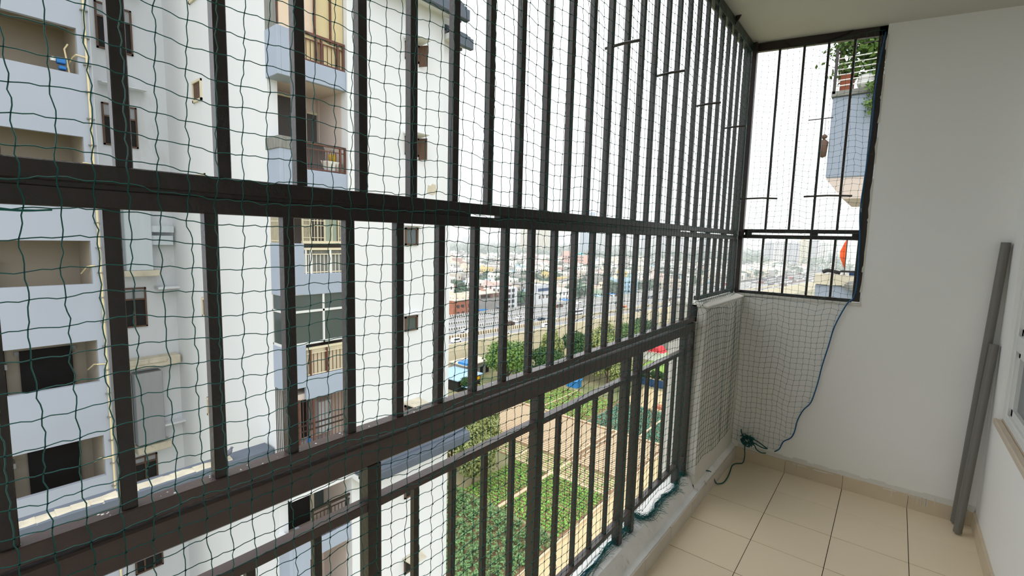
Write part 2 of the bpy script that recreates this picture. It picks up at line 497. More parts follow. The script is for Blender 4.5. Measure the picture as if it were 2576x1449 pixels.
Y0 = -2.2
g = thing('window_grille', 'tall dark brown bar grille from the double middle rail up to the ceiling', 'grille', (XR, 1.2, 1.5), 'iron window grilles')
bars(g, 'bar', [0.177+0.1238*k for k in range(-18, 26)], 0.019, 1.526, 2.66)
MB().box(XR-0.0125, XR+0.0125, Y0, 3.36, 1.505, 1.530).build('bottom_rail', 'iron', g, bevel=0.0015)
MB().box(XR-0.018, XR+0.018, Y0, 3.36, 2.650, 2.706).build('top_rail', 'iron', g, bevel=0.002)
for y, z in ((1.54, 2.113), (1.97, 2.135), (2.47, 2.125), (2.97, 2.112)):
    MB().tube([(XR-0.02, y-0.004, z-0.002), (XR+0.05, y, z+0.002), (XR+0.105, y+0.003, z)], 0.005, 6).build('support_rod', 'iron', g)
MB().box(-0.812, -0.786, 3.345, 3.385, 1.126, 2.70).build('corner_post', 'iron', g, bevel=0.002)
MB().box(-0.845, -0.818, 3.345, 3.385, 1.126, 2.70).build('corner_post', 'iron', g, bevel=0.002)
for y in (2.35, 2.62, 2.93):
    MB().prism([(XR+0.018, 2.66), (XR+0.055, 2.72), (XR+0.018, 2.72)], y, y+0.008, 'y').build('ceiling_bracket', 'iron', g)

g = thing('window_grille', 'dark brown bar grille standing on the long handrail, below the double middle rail', 'grille', (XR, 1.2, 1.04), 'iron window grilles')
yb = [0.160+0.1192*k for k in range(-19, 27)]
bars(g, 'bar', [y for y in yb if y < 2.60], 0.019, 1.045, 1.480)
bars(g, 'bar', [y for y in yb if y > 2.60], 0.019, 1.150, 1.480)
MB().box(XR-0.0125, XR+0.0125, Y0, 3.36, 1.4735, 1.4985).build('top_rail', 'iron', g, bevel=0.0015)
MB().box(XR-0.0145, XR+0.0145, Y0, 2.63, 1.0235, 1.049).build('bottom_rail', 'ironin', g, bevel=0.0015)
MB().box(XR-0.012, XR+0.012, 2.63, 3.36, 1.134, 1.158).build('bottom_rail', 'iron', g, bevel=0.0015)
for y, ly in ((-2.2, 3.05), (0.96, 1.35), (2.50, 0.05), (2.75, 0.03), (3.05, 0.06)):
    MB().box(XR-0.011, XR+0.0085, y, y+ly, 1.497, 1.507).build('weld', 'iron', g)
MB().box(XR-0.025, XR+0.020, 2.600, 2.634, 1.02, 1.115).build('end_bracket', 'blackp', g, bevel=0.003)

g = thing('balcony_railing', 'low dark brown iron railing with square posts standing on the white kerb', 'railing', (XR, 1.2, 0.148))
MB().box(XR-0.022, XR+0.0155, Y0, 2.63, 0.966, 1.0165).build('handrail', 'ironin', g, bevel=0.003)
posts = [-1.85, -1.25, -0.65, -0.05, 0.565, 1.170, 1.795, 1.913, 2.480, 2.598]
bars(g, 'post', posts, 0.033, 0.146, 0.967)
MB().box(XR-0.014, XR+0.014, Y0, 2.63, 0.866, 0.886).build('middle_rail', 'ironin', g, bevel=0.0015)
MB().box(XR-0.014, XR+0.014, Y0, 2.63, 0.236, 0.256).build('bottom_rail', 'ironin', g, bevel=0.0015)
bal = []
for a, b in zip(posts[:-1], posts[1:]):
    n = 5 if b-a > 0.5 else 1
    bal += [a+(b-a)*k/n for k in range(1, n)]
bars(g, 'baluster', bal, 0.0155, 0.25, 0.872)

m = MB()
for k in range(46):
    y = R.uniform(.02, .62)+R.uniform(0, 1)**3; x = XR+R.uniform(-.011, .011); r_ = R.uniform(.0007, .0026)
    m.lathe([(r_, 0), (r_*.7, .0006), (.0002, .0008)], (x, y, 1.0488), 7)
m.build('speck', 'whitep', [o for o in bpy.data.objects if o.name == 'window_grille.001'][0], label='white specks of dried droppings and paint')['kind'] = 'stuff'

YG = 3.405
g = thing('window_grille', 'narrow iron grille in the end opening, upper section with two loose rods', 'grille', (-0.48, YG, 1.52), 'iron window grilles')
bars(g, 'bar', [-0.668, -0.536, -0.412, -0.286], 0.0125, 1.535, 2.65, axis='x', fixed=YG)
MB().box(-0.80, -0.143, YG-0.012, YG+0.012, 1.520, 1.543).build('bottom_rail', 'iron', g, bevel=0.0015)
m = MB()
m.hexa([(-0.80, YG-.014, 2.655), (-0.143, YG-.014, 2.605), (-0.143, YG+.014, 2.605), (-0.80, YG+.014, 2.655), (-0.80, YG-.014, 2.705), (-0.143, YG-.014, 2.655), (-0.143, YG+.014, 2.655), (-0.80, YG+.014, 2.705)])
m.build('top_rail', 'iron', g, bevel=0.0015)
MB().box(-0.180, -0.143, YG-0.014, YG+0.014, 1.128, 2.655).build('jamb_post', 'iron', g, bevel=0.0015)
MB().tube([(-0.825, YG-.012, 1.739), (-0.70, YG-.012, 1.741), (-0.612, YG-.012, 1.735)], 0.0055, 6).build('loose_rod', 'iron', g)
MB().tube([(-0.470, YG-.012, 1.742), (-0.35, YG-.012, 1.745), (-0.228, YG-.012, 1.739)], 0.0055, 6).build('loose_rod', 'iron', g)
g = thing('window_grille', 'short iron grille in the end opening, lower section resting on the sill', 'grille', (-0.48, YG, 1.125), 'iron window grilles')
bars(g, 'bar', [-0.674, -0.543, -0.413, -0.288], 0.0125, 1.140, 1.490, axis='x', fixed=YG)
MB().box(-0.80, -0.180, YG-0.012, YG+0.012, 1.484, 1.507).build('top_rail', 'iron', g, bevel=0.0015)
MB().box(-0.80, -0.180, YG-0.012, YG+0.012, 1.124, 1.142).build('bottom_rail', 'iron', g, bevel=0.0015)
for x in (-0.765, -0.40, -0.19):
    MB().box(x-0.02, x+0.02, YG-0.009, YG+0.009, 1.506, 1.521).build('spacer', 'iron', g)

# ------------------------------------------------------------------ netting
class Net:
    def __init__(s): s.V = []; s.F = []; s.n = 0
    def strand(s, P, nrm, r):
        P = np.asarray(P, float); N = len(P)
        if N < 2: return
        T = np.gradient(P, axis=0); T /= np.linalg.norm(T, axis=1, keepdims=True)+1e-9
        a = np.broadcast_to(np.asarray(nrm, float), P.shape)
        b = np.cross(T, a); b /= np.linalg.norm(b, axis=1, keepdims=True)+1e-9
        ring = np.stack([P+a*r, P+(-0.5*a+0.866*b)*r, P+(-0.5*a-0.866*b)*r], 1).reshape(-1, 3)
        i = np.arange(N-1)[:, None]*3; k = np.arange(3)[None]; k2 = (k+1) % 3
        F = np.stack([i+k, i+k2, i+3+k2, i+3+k], -1).reshape(-1, 4)+s.n
        s.V.append(ring); s.F.append(F); s.n += len(ring)
    def knot(s, P, r):
        P = np.asarray(P, float).reshape(-1, 3)
        d = np.array([(1, 0, 0), (0, 1, 0), (-1, 0, 0), (0, -1, 0), (0, 0, 1), (0, 0, -1)], float)*r
        V = (P[:, None]+d[None]).reshape(-1, 3)
        q = np.array([(0, 1, 4, 4), (1, 2, 4, 4), (2, 3, 4, 4), (3, 0, 4, 4), (1, 0, 5, 5), (2, 1, 5, 5), (3, 2, 5, 5), (0, 3, 5, 5)])
        # quads made of two neighbouring triangles keep every face at four corners
        q = np.array([(0, 4, 2, 1), (0, 3, 2, 4), (0, 1, 2, 5), (0, 5, 2, 3)])
        F = (np.arange(len(P))[:, None, None]*6+q[None]).reshape(-1, 4)+s.n
        s.V.append(V); s.F.append(F); s.n += len(V)
    def build(s, name, m, parent=None):
        return arr_mesh(name, np.concatenate(s.V), np.concatenate(s.F), m, parent)

def jitter_nodes(N, amp, axes):
    # smooth large drift plus a little per-knot slack
    J = np.zeros(N.shape)
    for ax in axes: J[..., ax] = NP.normal(0, amp, N.shape[:2])
    return N+J

SP, XN = 0.0352, -0.797
ny = int((3.33+0.55)/SP); nz = int((2.66-0.165)/SP)
yy = -0.55+np.arange(ny)*SP; zz = 2.66-np.arange(nz)*SP
Yg, Zg = np.meshgrid(yy, zz, indexing='ij')
N = np.zeros((ny, nz, 3))
drift = 0.010*np.sin(Zg*3.1+Yg*1.7)+0.006*np.sin(Yg*7.0+Zg*2.0)
sag = 0.006*np.sin(Yg*9.5+0.6)+0.004*np.sin(Yg*21+Zg*3)
N[..., 1] = Yg+drift-0.012*np.clip(1.5-Zg, 0, 1.5)
N[..., 2] = Zg+sag-0.010*np.exp(-((Zg-1.0)/0.3)**2)*np.sin(Yg*11)
N[..., 0] = XN+0.004*np.sin(Yg*13+Zg*5)
low = np.clip((N[..., 1]-2.46)/0.14, 0, 1)*np.clip((1.13-N[..., 2])/0.05, 0, 1)
N[..., 0] += low*0.045
bunch = np.clip((N[..., 1]-2.62)/0.7, 0, 1)*np.clip((1.13-N[..., 2])/0.05, 0, 1)
N[..., 1] += bunch*0.03*np.sin(Yg*34+Zg*2.5)
N = jitter_nodes(N, 0.0016, (1, 2))
net = Net()
SUB = 4
def wob(A, B, nrm, amp, ph):
    # points from A (incl.) to B (excl.) with an S-shaped slack
    t = np.arange(SUB)/SUB
    P = A[None]*(1-t)[:, None]+B[None]*t[:, None]
    d = B-A; s = np.cross(d, nrm); s = s/(np.linalg.norm(s)+1e-9)
    return P+s[None]*(amp*np.sin(2*PI*t+ph)*np.sin(PI*t)**0.5)[:, None]
def run_strand(net, L, nrm, r, amp, bias):
    pts = [wob(L[k], L[k+1], nrm, amp*(0.5+NP.random()), bias+NP.normal(0, .5)) for k in range(len(L)-1)]
    pts = np.concatenate(pts+[L[-1:]])
    net.strand(pts, nrm, r)
nx_ = np.array([1.0, 0, 0])
for i in range(ny): run_strand(net, N[i], nx_, 0.00084, 0.0017, 0.4)
for j in range(nz): run_strand(net, N[:, j], nx_, 0.00084, 0.0015, 2.4)
net.knot(N.reshape(-1, 3), 0.0026)
# slack hem lying in folds on the kerb
hem = [(-0.822, 2.617, .15), (-0.838, 2.539, .152), (-0.812, 2.44, .153), (-0.799, 2.384, .152), (-0.815, 2.30, .153), (-0.817, 2.219, .153), (-0.803, 2.115, .152),
       (-0.806, 2.06, .152), (-0.835, 2.02, .156), (-0.858, 2.02, .165), (-0.85, 1.95, .17), (-0.838, 1.863, .156), (-0.842, 1.747, .155), (-0.832, 1.55, .154), (-0.83, 1.3, .154), (-0.835, 0.9, .154), (-0.83, 0.3, .154), (-0.83, -.5, .154)]
hp = np.array(smooth_path(hem, 8))
for k in range(22):
    off = NP.normal(0, 0.010, (len(hp)//3+1, 3)); off = np.repeat(off, 3, 0)[:len(hp)]
    ker = np.ones(5)/5
    off = np.stack([np.convolve(off[:, a], ker, 'same') for a in range(3)], 1)
    q = hp+off+np.array([0.018*(k % 5)/4, 0, 0.004*(k % 4)])
    q[:, 2] = np.maximum(q[:, 2], 0.150)
    net.strand(q, np.array([0, 0, 1.0]), 0.0007)
for k in range(420):
    a = hp[NP.integers(len(hp))]+NP.normal(0, .012, 3); b = a+np.array([NP.uniform(0.0, .055), NP.uniform(-.03, .03), NP.uniform(-.004, .03)])
    a[2] = max(a[2], .152); b[2] = max(b[2], .152)
    net.strand([a, (a+b)/2+NP.normal(0, .005, 3)+np.array([0, 0, .006]), b], np.array([0, 0, 1.0]), 0.0006)
sn = thing('safety_net', 'green knotted bird net stretched over the long side grille and railing', 'net', (XN, 1.3, 0.16), 'bird nets')
net.build('mesh', 'net', sn)
MB().tube(hp, 0.0040, 6).build('hem_rope', 'ropeb', sn, smooth=True, label='blue rope along the hem of the net')
MB().tube([p+np.array([0.006*math.sin(i*.7), 0.004, 0.006]) for i, p in enumerate(hp)], 0.0030, 5).build('hem_rope', 'ropeg', sn, smooth=True)

MB().tube(smooth_path([(-.785, .005, 1.477), (-.782, .018, 1.473), (-.784, .035, 1.468), (-.785, .07, 1.4655), (-.786, .098, 1.468)], 5), .0012, 5).build('loose_twine', 'net', sn)
MB().tube(smooth_path([(-.785, .0, 1.480), (-.781, .02, 1.470), (-.783, .05, 1.466), (-.786, .085, 1.4665)], 5), .0012, 5).build('loose_twine', 'net', sn)

# net over the end opening and the end wall
rp = [(-0.150, 2.61), (-0.163, 2.45), (-0.170, 2.30), (-0.168, 2.09), (-0.176, 1.85), (-0.182, 1.65), (-0.170, 1.50), (-0.164, 1.36), (-0.162, 1.22), (-0.172, 1.15), (-0.199, 1.114),
      (-0.246, 0.979), (-0.268, 0.85), (-0.289, 0.73), (-0.300, 0.64), (-0.312, 0.564), (-0.330, 0.486), (-0.365, 0.43), (-0.390, 0.355), (-0.400, 0.28), (-0.418, 0.235), (-0.455, 0.20), (-0.473, 0.148), (-0.499, 0.121)]
rz = np.array([p[1] for p in rp])[::-1]; rx = np.array([p[0] for p in rp])[::-1]
def xr(z): return np.interp(z, rz, rx)
YN = 3.360
net2 = Net()
ny2 = np.array([0, -1.0, 0])
SX = 0.0345
cols = -0.755+np.arange(20)*SX
rows = 2.62-np.arange(73)*SX
G = np.zeros((20, 73, 3)); Xg, Zg = np.meshgrid(cols, rows, indexing='ij')
slant = np.clip(1.12-Zg, 0, 1.2)
G[..., 0] = Xg-0.065*slant*np.clip((Xg+0.75)/0.5, 0, 1.3)+0.005*np.sin(Zg*9+Xg*12)
G[..., 2] = Zg+0.008*np.sin(Xg*22+1)+0.005*np.sin(Xg*41+Zg*6)+0.02*np.exp(-((Zg-1.12)/.05)**2)*np.sin(Xg*60)*0.3
G[..., 1] = YN-0.004+0.003*np.sin(Xg*30+Zg*8)
G = jitter_nodes(G, 0.0018, (0, 2))
inside = G[..., 0] < xr(G[..., 2])-0.004
for i in range(20):
    L = G[i][inside[i]]
    if len(L) > 1:
        run_strand(net2, L, ny2, 0.00076, 0.0014, 0.4)
for j in range(73):
    L = G[:, j][inside[:, j]]
    if len(L):
        e = np.array([[xr(L[-1][2]), YN, L[-1][2]]])
        run_strand(net2, np.concatenate([L, e]), ny2, 0.00076, 0.0014, 2.0)
net2.knot(G[inside], 0.0024)
sn2 = thing('safety_net', 'green bird net hanging across the end opening and the white end wall below it', 'net', (-0.45, YN, 0.12), 'bird nets')
net2.build('mesh', 'net', sn2)
ph = smooth_path([(x, YN-0.002+0.002*math.sin(z*40), z) for x, z in rp], 5)
MB().tube(ph, 0.0036, 6).build('edge_rope', 'ropeb', sn2, smooth=True, label='blue rope edging the net down the wall')

# tied tangle of rope at the corner and the loose end on the floor
tg = thing('rope_tangle', 'dark green rope tied in a looped bunch at the corner, end trailing on floor', 'rope', (-0.66, 3.3, 0.0))
m = MB()
for k in range(9):
    pts = []
    c = Vector((-0.655, 3.315, 0.165))
    ax = Vector((R.gauss(0, 1), R.gauss(0, 1), R.gauss(0, 1))).normalized()
    u = ax.orthogonal().normalized(); v = ax.cross(u)
    for t in range(13):
        th = 2*PI*t/12
        pts.append(c+(u*math.cos(th)+v*math.sin(th))*R.uniform(.018, .046)+Vector((R.gauss(0, .004), R.gauss(0, .004), R.gauss(0, .004))))
    m.tube(smooth_path(pts, 3), 0.0034, 5)
m.build('knot', 'ropeg', tg, smooth=True)
MB().tube(smooth_path([(-0.655, 3.31, .175), (-0.62, 3.305, .185), (-0.585, 3.30, .178), (-0.548, 3.295, .160), (-0.532, 3.30, .150), (-0.56, 3.30, .148), (-0.60, 3.30, .160), (-0.64, 3.31, .168)], 6), 0.0038, 6).build('loop', 'ropeg', tg, smooth=True)
MB().tube(smooth_path([(-0.70, 3.335, .222), (-0.694, 3.325, .20), (-0.68, 3.315, .185), (-0.655, 3.31, .17)], 6), 0.0038, 6).build('rope_end', 'ropeg', tg, smooth=True)
MB().tube(smooth_path([(-0.645, 3.31, .16), (-0.61, 3.32, .14), (-0.60, 3.33, .115), (-0.575, 3.345, .095), (-0.545, 3.345, .100)], 6), 0.0036, 6).build('rope_end', 'ropeg', tg, smooth=True)
MB().tube(smooth_path([(-0.665, 3.30, .15), (-0.664, 3.31, .10), (-0.662, 3.315, .05), (-0.668, 3.30, .010), (-0.70, 3.27, .006), (-0.712, 3.22, .005), (-0.70, 3.12, .005), (-0.692, 3.03, .005), (-0.694, 2.95, .005), (-0.712, 2.915, .006),
                       (-0.722, 2.89, .02), (-0.745, 2.86, .088), (-0.765, 2.80, .115), (-0.785, 2.75, .125), (-0.80, 2.70, .14), (-0.815, 2.63, .152)], 6), 0.0036, 6).build('trailing_rope', 'ropeg', tg, smooth=True)

tag(MB().tube(smooth_path([(-.635, 3.385, 2.672), (-.59, 3.383, 2.640), (-.47, 3.382, 2.633), (-.35, 3.383, 2.648), (-.30, 3.385, 2.665)], 6), .0022, 5).build('wire', 'blackp', smooth=True), 'thin black wire drooping under the top of the end grille', 'wire')

# ------------------------------------------------------------------ grey pipes in the corner
def pipe(p, q, r, label):
    p, q = Vector(p), Vector(q)
    d = (q-p).normalized()
    o = thing('pipe', label, 'pipe', p, 'leaning pipes')
    a = d.orthogonal().normalized(); b = d.cross(a)
    m = MB(); n = 20; vs = []
    for s, rr in ((0, r-.003), (0, r), (1, r), (1, r-.003), (1, r-.003), (0, r-.003)):
        dd = 0.03 if False else 0
        c = p.lerp(q, s)
        for k in range(n):
            vs.append(c+a*rr*math.cos(2*PI*k/n)+b*rr*math.sin(2*PI*k/n))
    fs = []
    for i in (0, 1, 2, 4):
        for k in range(n):
            fs.append((i*n+k, i*n+(k+1) % n, (i+1)*n+(k+1) % n, (i+1)*n+k))
    m.add(vs, fs)
    m.build('tube', 'pvc', o, smooth=False)
    return o
pipe((0.364, 3.335, 0.012), (0.414, 3.348, 1.488), 0.0185, 'longer grey plastic pipe leaning in the corner, behind the short one')
pipe((0.366, 3.225, 0.010), (0.416, 3.300, 0.985), 0.0178, 'shorter grey plastic pipe leaning in front of the long one')

# ------------------------------------------------------------------ the apartment block opposite
GZ = -48.0
bd = thing('apartment_building', 'white and pale blue apartment block with stacked balconies, just across from the grille', 'building', (-15.5, 4.0, GZ))
XA, XB, YC, XD, XE = -18.4, -20.5, 5.7, -12.05, -12.0

# wing with long open corridors (left)
ops = [(6.95-2.965*k, 5.70-2.975*k) for k in range(-2, 6)]       # top and sill of every opening
m = MB()
m.box(XA-0.15, XA, 3.06, 3.35, -48, 16).box(XA-0.15, XA, -3.5, -0.6, -48, 16)
prev = 16
for zt, zb in ops:
    m.box(XA-0.15, XA, -0.6, 3.06, zt, prev); prev = zb
m.box(XA-0.15, XA, -0.6, 3.06, -48, prev)
m.build('corridor_wall', 'bblue', bd)
m = MB()
m.box(-20.35, -20.2, -3.5, 3.06, -48, 16).box(-20.2, XA-0.15, 3.055, 3.20, -48, 16)
for zt, zb in ops:
    m.box(-20.2, XA-0.15, -3.5, 3.06, zt+0.30, zt+0.45)
m.build('corridor_inner_wall', 'binnerd', bd)
for k, (zt, zb) in enumerate(ops):
    if k < 3: continue
    y1 = [1.15, 0.6, 1.3, 0.9, 0.9][k-3]
    MB().box(-20.18, -20.12, -0.5, y1-0.05, zb-0.9, zt+0.1).build('stair_opening', 'dark', bd)
    if k >= 4:
        m = MB()
        for q in range(5):
            m.box(-20.05, -19.6, 0.45+0.10*q, 0.85+0.10*q, zb-0.55+0.26*q, zb-0.40+0.26*q)
        m.build('stair_tread', 'panelg', bd)
    if k >= 5:
        MB().box(-20.19, -20.10, 1.55, 2.72, zb-0.9, zt-0.50+(0.25 if k == 6 else 0.1)).build('doorway', 'dark', bd)
        MB().box(-20.195, -20.14, 1.45, 2.82, zt-0.52, zt-0.40).build('door_lintel', 'panelg', bd)

# recess with the room windows
m = MB()
m.box(XB-0.15, XB, 3.0, YC+0.2, -48, 16).box(XB, XA, 3.35, 3.36, -48, 16)
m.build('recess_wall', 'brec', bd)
def window(y0, y1, z0, z1, x, frame='wood', glass='dark', bars_=1, transom=None, t=0.05, d=0.06, name='window'):
    f = MB()
    f.box(x, x+d, y0, y0+t, z0, z1).box(x, x+d, y1-t, y1, z0, z1).box(x, x+d, y0, y1, z0, z0+t).box(x, x+d, y0, y1, z1-t, z1)
    for k in range(1, bars_+1):
        yy_ = y0+(y1-y0)*k/(bars_+1)
        f.box(x, x+d*.8, yy_-t/2, yy_+t/2, z0, z1)
    if transom: f.box(x, x+d*.9, y0, y1, transom-t/2, transom+t/2)
    o = f.build(name, frame, bd)
    zs = [z0, transom, z1] if transom else [z0, z1]
    for k in range(bars_+1):
        for a, b in zip(zs[:-1], zs[1:]):
            ya = y0+(y1-y0)*k/(bars_+1); yb_ = y0+(y1-y0)*(k+1)/(bars_+1)
            g_ = glass if not (transom and a == transom and transom-z0 > 0.5*(z1-z0)) else 'panelg'
            MB().box(x+0.005, x+0.015, ya+t*.5, yb_-t*.5, a+t*.5, b-t*.5).build('pane', g_, o)
    return o
def sunshade(y0, y1, z, x, dep=0.45, th=0.10, m_='bwhite', drop=0.12):
    MB().hexa([(x, y0, z-th), (x+dep, y0, z-th-drop*.3), (x+dep, y1, z-th-drop*.3), (x, y1, z-th), (x, y0, z), (x+dep, y0, z-drop), (x+dep, y1, z-drop), (x, y1, z)]).build('sunshade', m_, bd)
window(3.88, 4.82, 7.15, 8.58, XB, transom=8.15)
window(3.90, 4.82, 4.12, 5.47, XB, transom=5.05)
window(4.10, 4.80, -2.03, -0.64, XB, transom=-1.05)
window(4.15, 4.86, -7.66, -6.75, XB, transom=-7.0)
window(4.03, 4.87, -11.15, -10.38, XB, bars_=2)
window(3.90, 4.82, -14.0, -12.7, XB)
window(3.90, 4.82, 9.9, 11.3, XB)
for z in (9.30, 6.14): sunshade(3.86, 5.05, z, XB, 0.5)
MB().box(XB, XB+0.55, 4.12, 5.12, -0.22, -0.02).build('ledge', 'dirt', bd, bevel=0.02)
MB().box(XB, XB+0.50, 4.20, 4.95, -0.02, 2.15).build('cover_panel', 'panel', bd, bevel=0.02, label='pale blue-grey panel boxed out of the recess')
MB().box(XB, XB+0.40, 4.96, 5.62, 1.30, 1.52).box(XB, XB+0.34, 4.98, 5.60, 0.86, 1.18).box(XB+.34, XB+.36, 4.98, 5.60, 1.02, 1.04).build('louvre_box', 'panel', bd)
m = MB()
m.box(XB, XB+0.5, 4.10, 5.62, -3.45, -3.12).box(XB, XB+0.55, 4.10, 5.2, -3.30, -3.18)
m.build('ledge', 'dirt', bd, bevel=0.03)
MB().box(XB, XB+0.45, 4.24, 5.05, -6.20, -3.62).build('cover_panel', 'panelg', bd, bevel=0.02, label='grey panel boxed out of the recess')
MB().box(XB, XB+0.10, 4.10, 4.22, -6.2, -3.7).build('downpipe', 'panel', bd)
MB().box(XB, XB+0.52, 4.20, 5.22, -6.52, -6.26).build('ledge', 'dirt', bd, bevel=0.03)
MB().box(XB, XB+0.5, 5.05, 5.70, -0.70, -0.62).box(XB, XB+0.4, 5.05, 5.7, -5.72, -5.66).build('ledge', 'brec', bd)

# broad white side wall with the bathroom vents
m = MB()
m.box(XB, -12.70, YC, YC+0.25, -48, 16)
m.build('side_wall', 'bwhite', bd)
for z0, z1, x0, x1 in ((5.42, 6.06, -17.82, -17.08), (8.4, 9.0, -17.82, -17.08), (2.6, 3.2, -17.8, -17.1), (-1.45, -0.80, -17.78, -17.1), (-4.83, -4.20, -17.72, -17.1), (-7.9, -7.3, -17.7, -17.1)):
    f = MB(); t = .07
    f.box(x0, x0+t, YC-.05, YC, z0, z1).box(x1-t, x1, YC-.05, YC, z0, z1).box(x0, x1, YC-.05, YC, z0, z0+t).box(x0, x1, YC-.06, YC, z1-t, z1)
    o = f.build('vent', 'cream', bd)
    MB().box(x0+t, x1-t, YC-.02, YC-.005, z0+t, z1-t).build('pane', 'wood', o)

# balcony bay
FL = [8.10, 5.28, 2.62, -0.20, -3.08, -5.72, -7.72, -10.55, -13.3]
m = MB()
m.box(-13.75, -13.6, YC+.2, 7.60, -48, 16)
for z in FL: m.box(-13.6, XD-0.10, YC+.2, 7.52, z, z+0.16)
m.build('balcony_back_wall', 'binner', bd)
MB().box(-13.6, -12.30, 7.500, 7.515, -13, 9).build('balcony_side_wall', 'binner', bd)
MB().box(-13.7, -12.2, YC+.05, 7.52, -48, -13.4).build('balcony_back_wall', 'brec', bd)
def parapet(z0, z1, zl0, zl1, cap=None, name='balcony_parapet'):
    # slab edge band z0..z1 along the front, taller solid corner piece zl0..zl1 at the left
    m = MB()
    m.box(XD-0.12, XD, 6.22, 7.52, z0, z1).box(-12.69, XD-0.01, YC-0.01, 6.23, zl0+0.005, zl0+0.12)
    m.box(XD-0.12, XD+0.004, YC+0.05, 6.24, zl0, zl1).box(-12.70, XD+0.008, YC-0.04, YC+0.06, zl0-.004, zl1+.004).box(-12.70, XD-0.11, 6.12, 6.235, max(zl0, z1), zl1-.004)
    o = m.build(name, 'bparap', bd, bevel=0.012)
    if cap:
        MB().box(XD-0.15, XD+0.03, YC-0.07, 6.25, zl1-cap, zl1).box(-12.75, XD-.15, YC-0.07, YC+0.12, zl1-cap, zl1).build('coping', 'greysheet', o, bevel=0.01)
    return o
parapet(5.28, 5.78, 5.26, 6.40)
parapet(2.62, 3.06, 2.40, 3.80, cap=0.30)
parapet(-0.22, 0.34, -0.20, 1.14)
parapet(-3.08, -2.45, -2.72, -1.56)
parapet(-5.72, -5.36, -5.72, -5.36)
p_ = parapet(-7.72, -7.22, -8.40, -6.98)
MB().box(XD-0.16, XD+0.03, YC-0.07, 6.26, -7.06, -6.97).box(-12.75, XD-.16, YC-0.07, YC+0.12, -7.06, -6.97).build('coping', 'bwhite', p_)
parapet(-10.55, -10.0, -11.2, -9.9)
def railing(z0, z1, y0, y1, mt, infill=None, rail='rail', n=10, heavy=(), gap=0.16, bm=None):
    h = MB()
    h.box(XD-0.09, XD-0.03, y0, y1, z1-0.06, z1).box(XD-0.075, XD-0.045, y0, y1, z0+0.02, z0+0.05).box(XD-0.075, XD-0.045, y0, y1, z1-gap-.025, z1-gap)
    o = h.build('railing', mt, bd)
    b = MB().box(XD-0.068, XD-0.052, y0+.02, y0+.036, z0, z1-gap).build('baluster', bm or mt, o)
    copies(b, o, [(0, (y1-y0-.05)*k/n, 0) for k in range(1, n+1)])
    for y in heavy: MB().box(XD-0.08, XD-0.035, y, y+.045, z0-.06, z1-.05).build('post', bm or mt, o)
    if infill: MB().box(XD-0.13, XD-0.10, y0, y1, z0, z1-0.05).build('sheet', infill, o)
    return o
railing(5.78, 6.50, 6.28, 7.50, 'rust', 'beige', heavy=(6.68, 6.82, 7.28, 7.44))
railing(3.06, 3.78, 6.28, 7.50, 'rust', None, n=9, heavy=(7.32, 7.46))
railing(0.34, 1.03, 6.24, 7.40, 'cream', 'greysheet', heavy=(6.28, 6.42, 6.98), bm='whitep')
railing(-2.45, -1.66, 6.22, 7.40, 'cream', 'cream', n=10, heavy=(6.22, 6.36, 6.84), bm='rust')
railing(-7.22, -6.30, 6.34, 7.62, 'iron', None, n=11, heavy=(6.34, 6.86, 7.40, 7.58))
railing(-10.0, -9.2, 6.34, 7.62, 'iron', None, n=10)

# boarded-up top balcony
m = MB()
for a, b, mt_ in ((6.22, 6.66, 'pinkply'), (6.68, 7.10, 'beige'), (7.12, 7.50, 'beige')):
    MB().box(XD-0.16, XD-0.12, a, b, 6.46, 9.2).build('board', mt_, bd)
MB().box(XD-0.12, XD-0.06, YC, 6.22, 6.40, 9.2).build('board', 'pinkply', bd)
MB().box(-12.70, XD-.08, YC-0.02, YC+0.04, 6.40, 9.2).build('board', 'greysheet', bd, label='weathered grey side sheet')
for y in (YC+.0, 6.66, 7.10): MB().box(XD-0.12, XD-0.05, y, y+0.035, 6.40, 9.2).build('batten', 'rust', bd)

# second balcony from the top: door, window
def doorset(y0, y1, z0, z1, fr='cream', inn='meshdoor', name='balcony_door', x=-13.6):
    t = 0.06
    f = MB().box(x, x+.07, y0, y0+t, z0, z1).box(x, x+.07, y1-t, y1, z0, z1).box(x, x+.07, y0, y1, z1-t, z1).box(x, x+.07, y0, y1, z0, z0+t)
    o = f.build(name, fr, bd)
    MB().box(x+.01, x+.03, y0+t, y1-t, z0+t, z1-t).build('leaf', inn, o)
    return o
doorset(6.08, 6.86, 2.75, 5.22); doorset(7.10, 7.50+.22, 3.2, 4.90, name='balcony_window')
MB().box(-13.6, -13.45, 7.78-.30, 7.86-.30, 2.7, 5.4).build('downpipe', 'binner', bd)
# third: white grille windows
f = MB()
zt_, zb_ = 2.62, 1.16
for y in np.linspace(6.24, 7.48, 7): f.box(XD-.10, XD-.05, y-.012, y+.012, zb_, zt_)
f.box(XD-.11, XD-.03, 6.22, 7.52, zb_-.02, zb_+.05).box(XD-.10, XD-.05, 6.22, 7.5, zt_-.06, zt_)
o = f.build('grille_window', 'cream', bd)
for y0, y1 in ((6.24, 6.44), (6.44, 6.86), (7.24, 7.5)):
    b = MB()
    for q in np.linspace(y0+.03, y1-.03, 5): b.box(XD-.06, XD-.045, q-.006, q+.006, zb_, zt_)
    for z in (1.30, 1.62, 1.75, 2.1, 2.35): b.box(XD-.058, XD-.047, y0, y1, z-.008, z+.008)
    b.build('bar', 'cream', o)
    MB().box(XD-.12, XD-.11, y0, y1, zb_, zt_).build('pane', 'meshdoor', o)
MB().box(XD-.12, XD-.11, 6.86, 7.24, zb_, zt_).build('pane', 'glassg', o)
b = MB()
for q in np.linspace(-12.66, -12.10, 9): b.box(q-.008, q+.008, YC-.03, YC-.014, 1.14, 2.62)
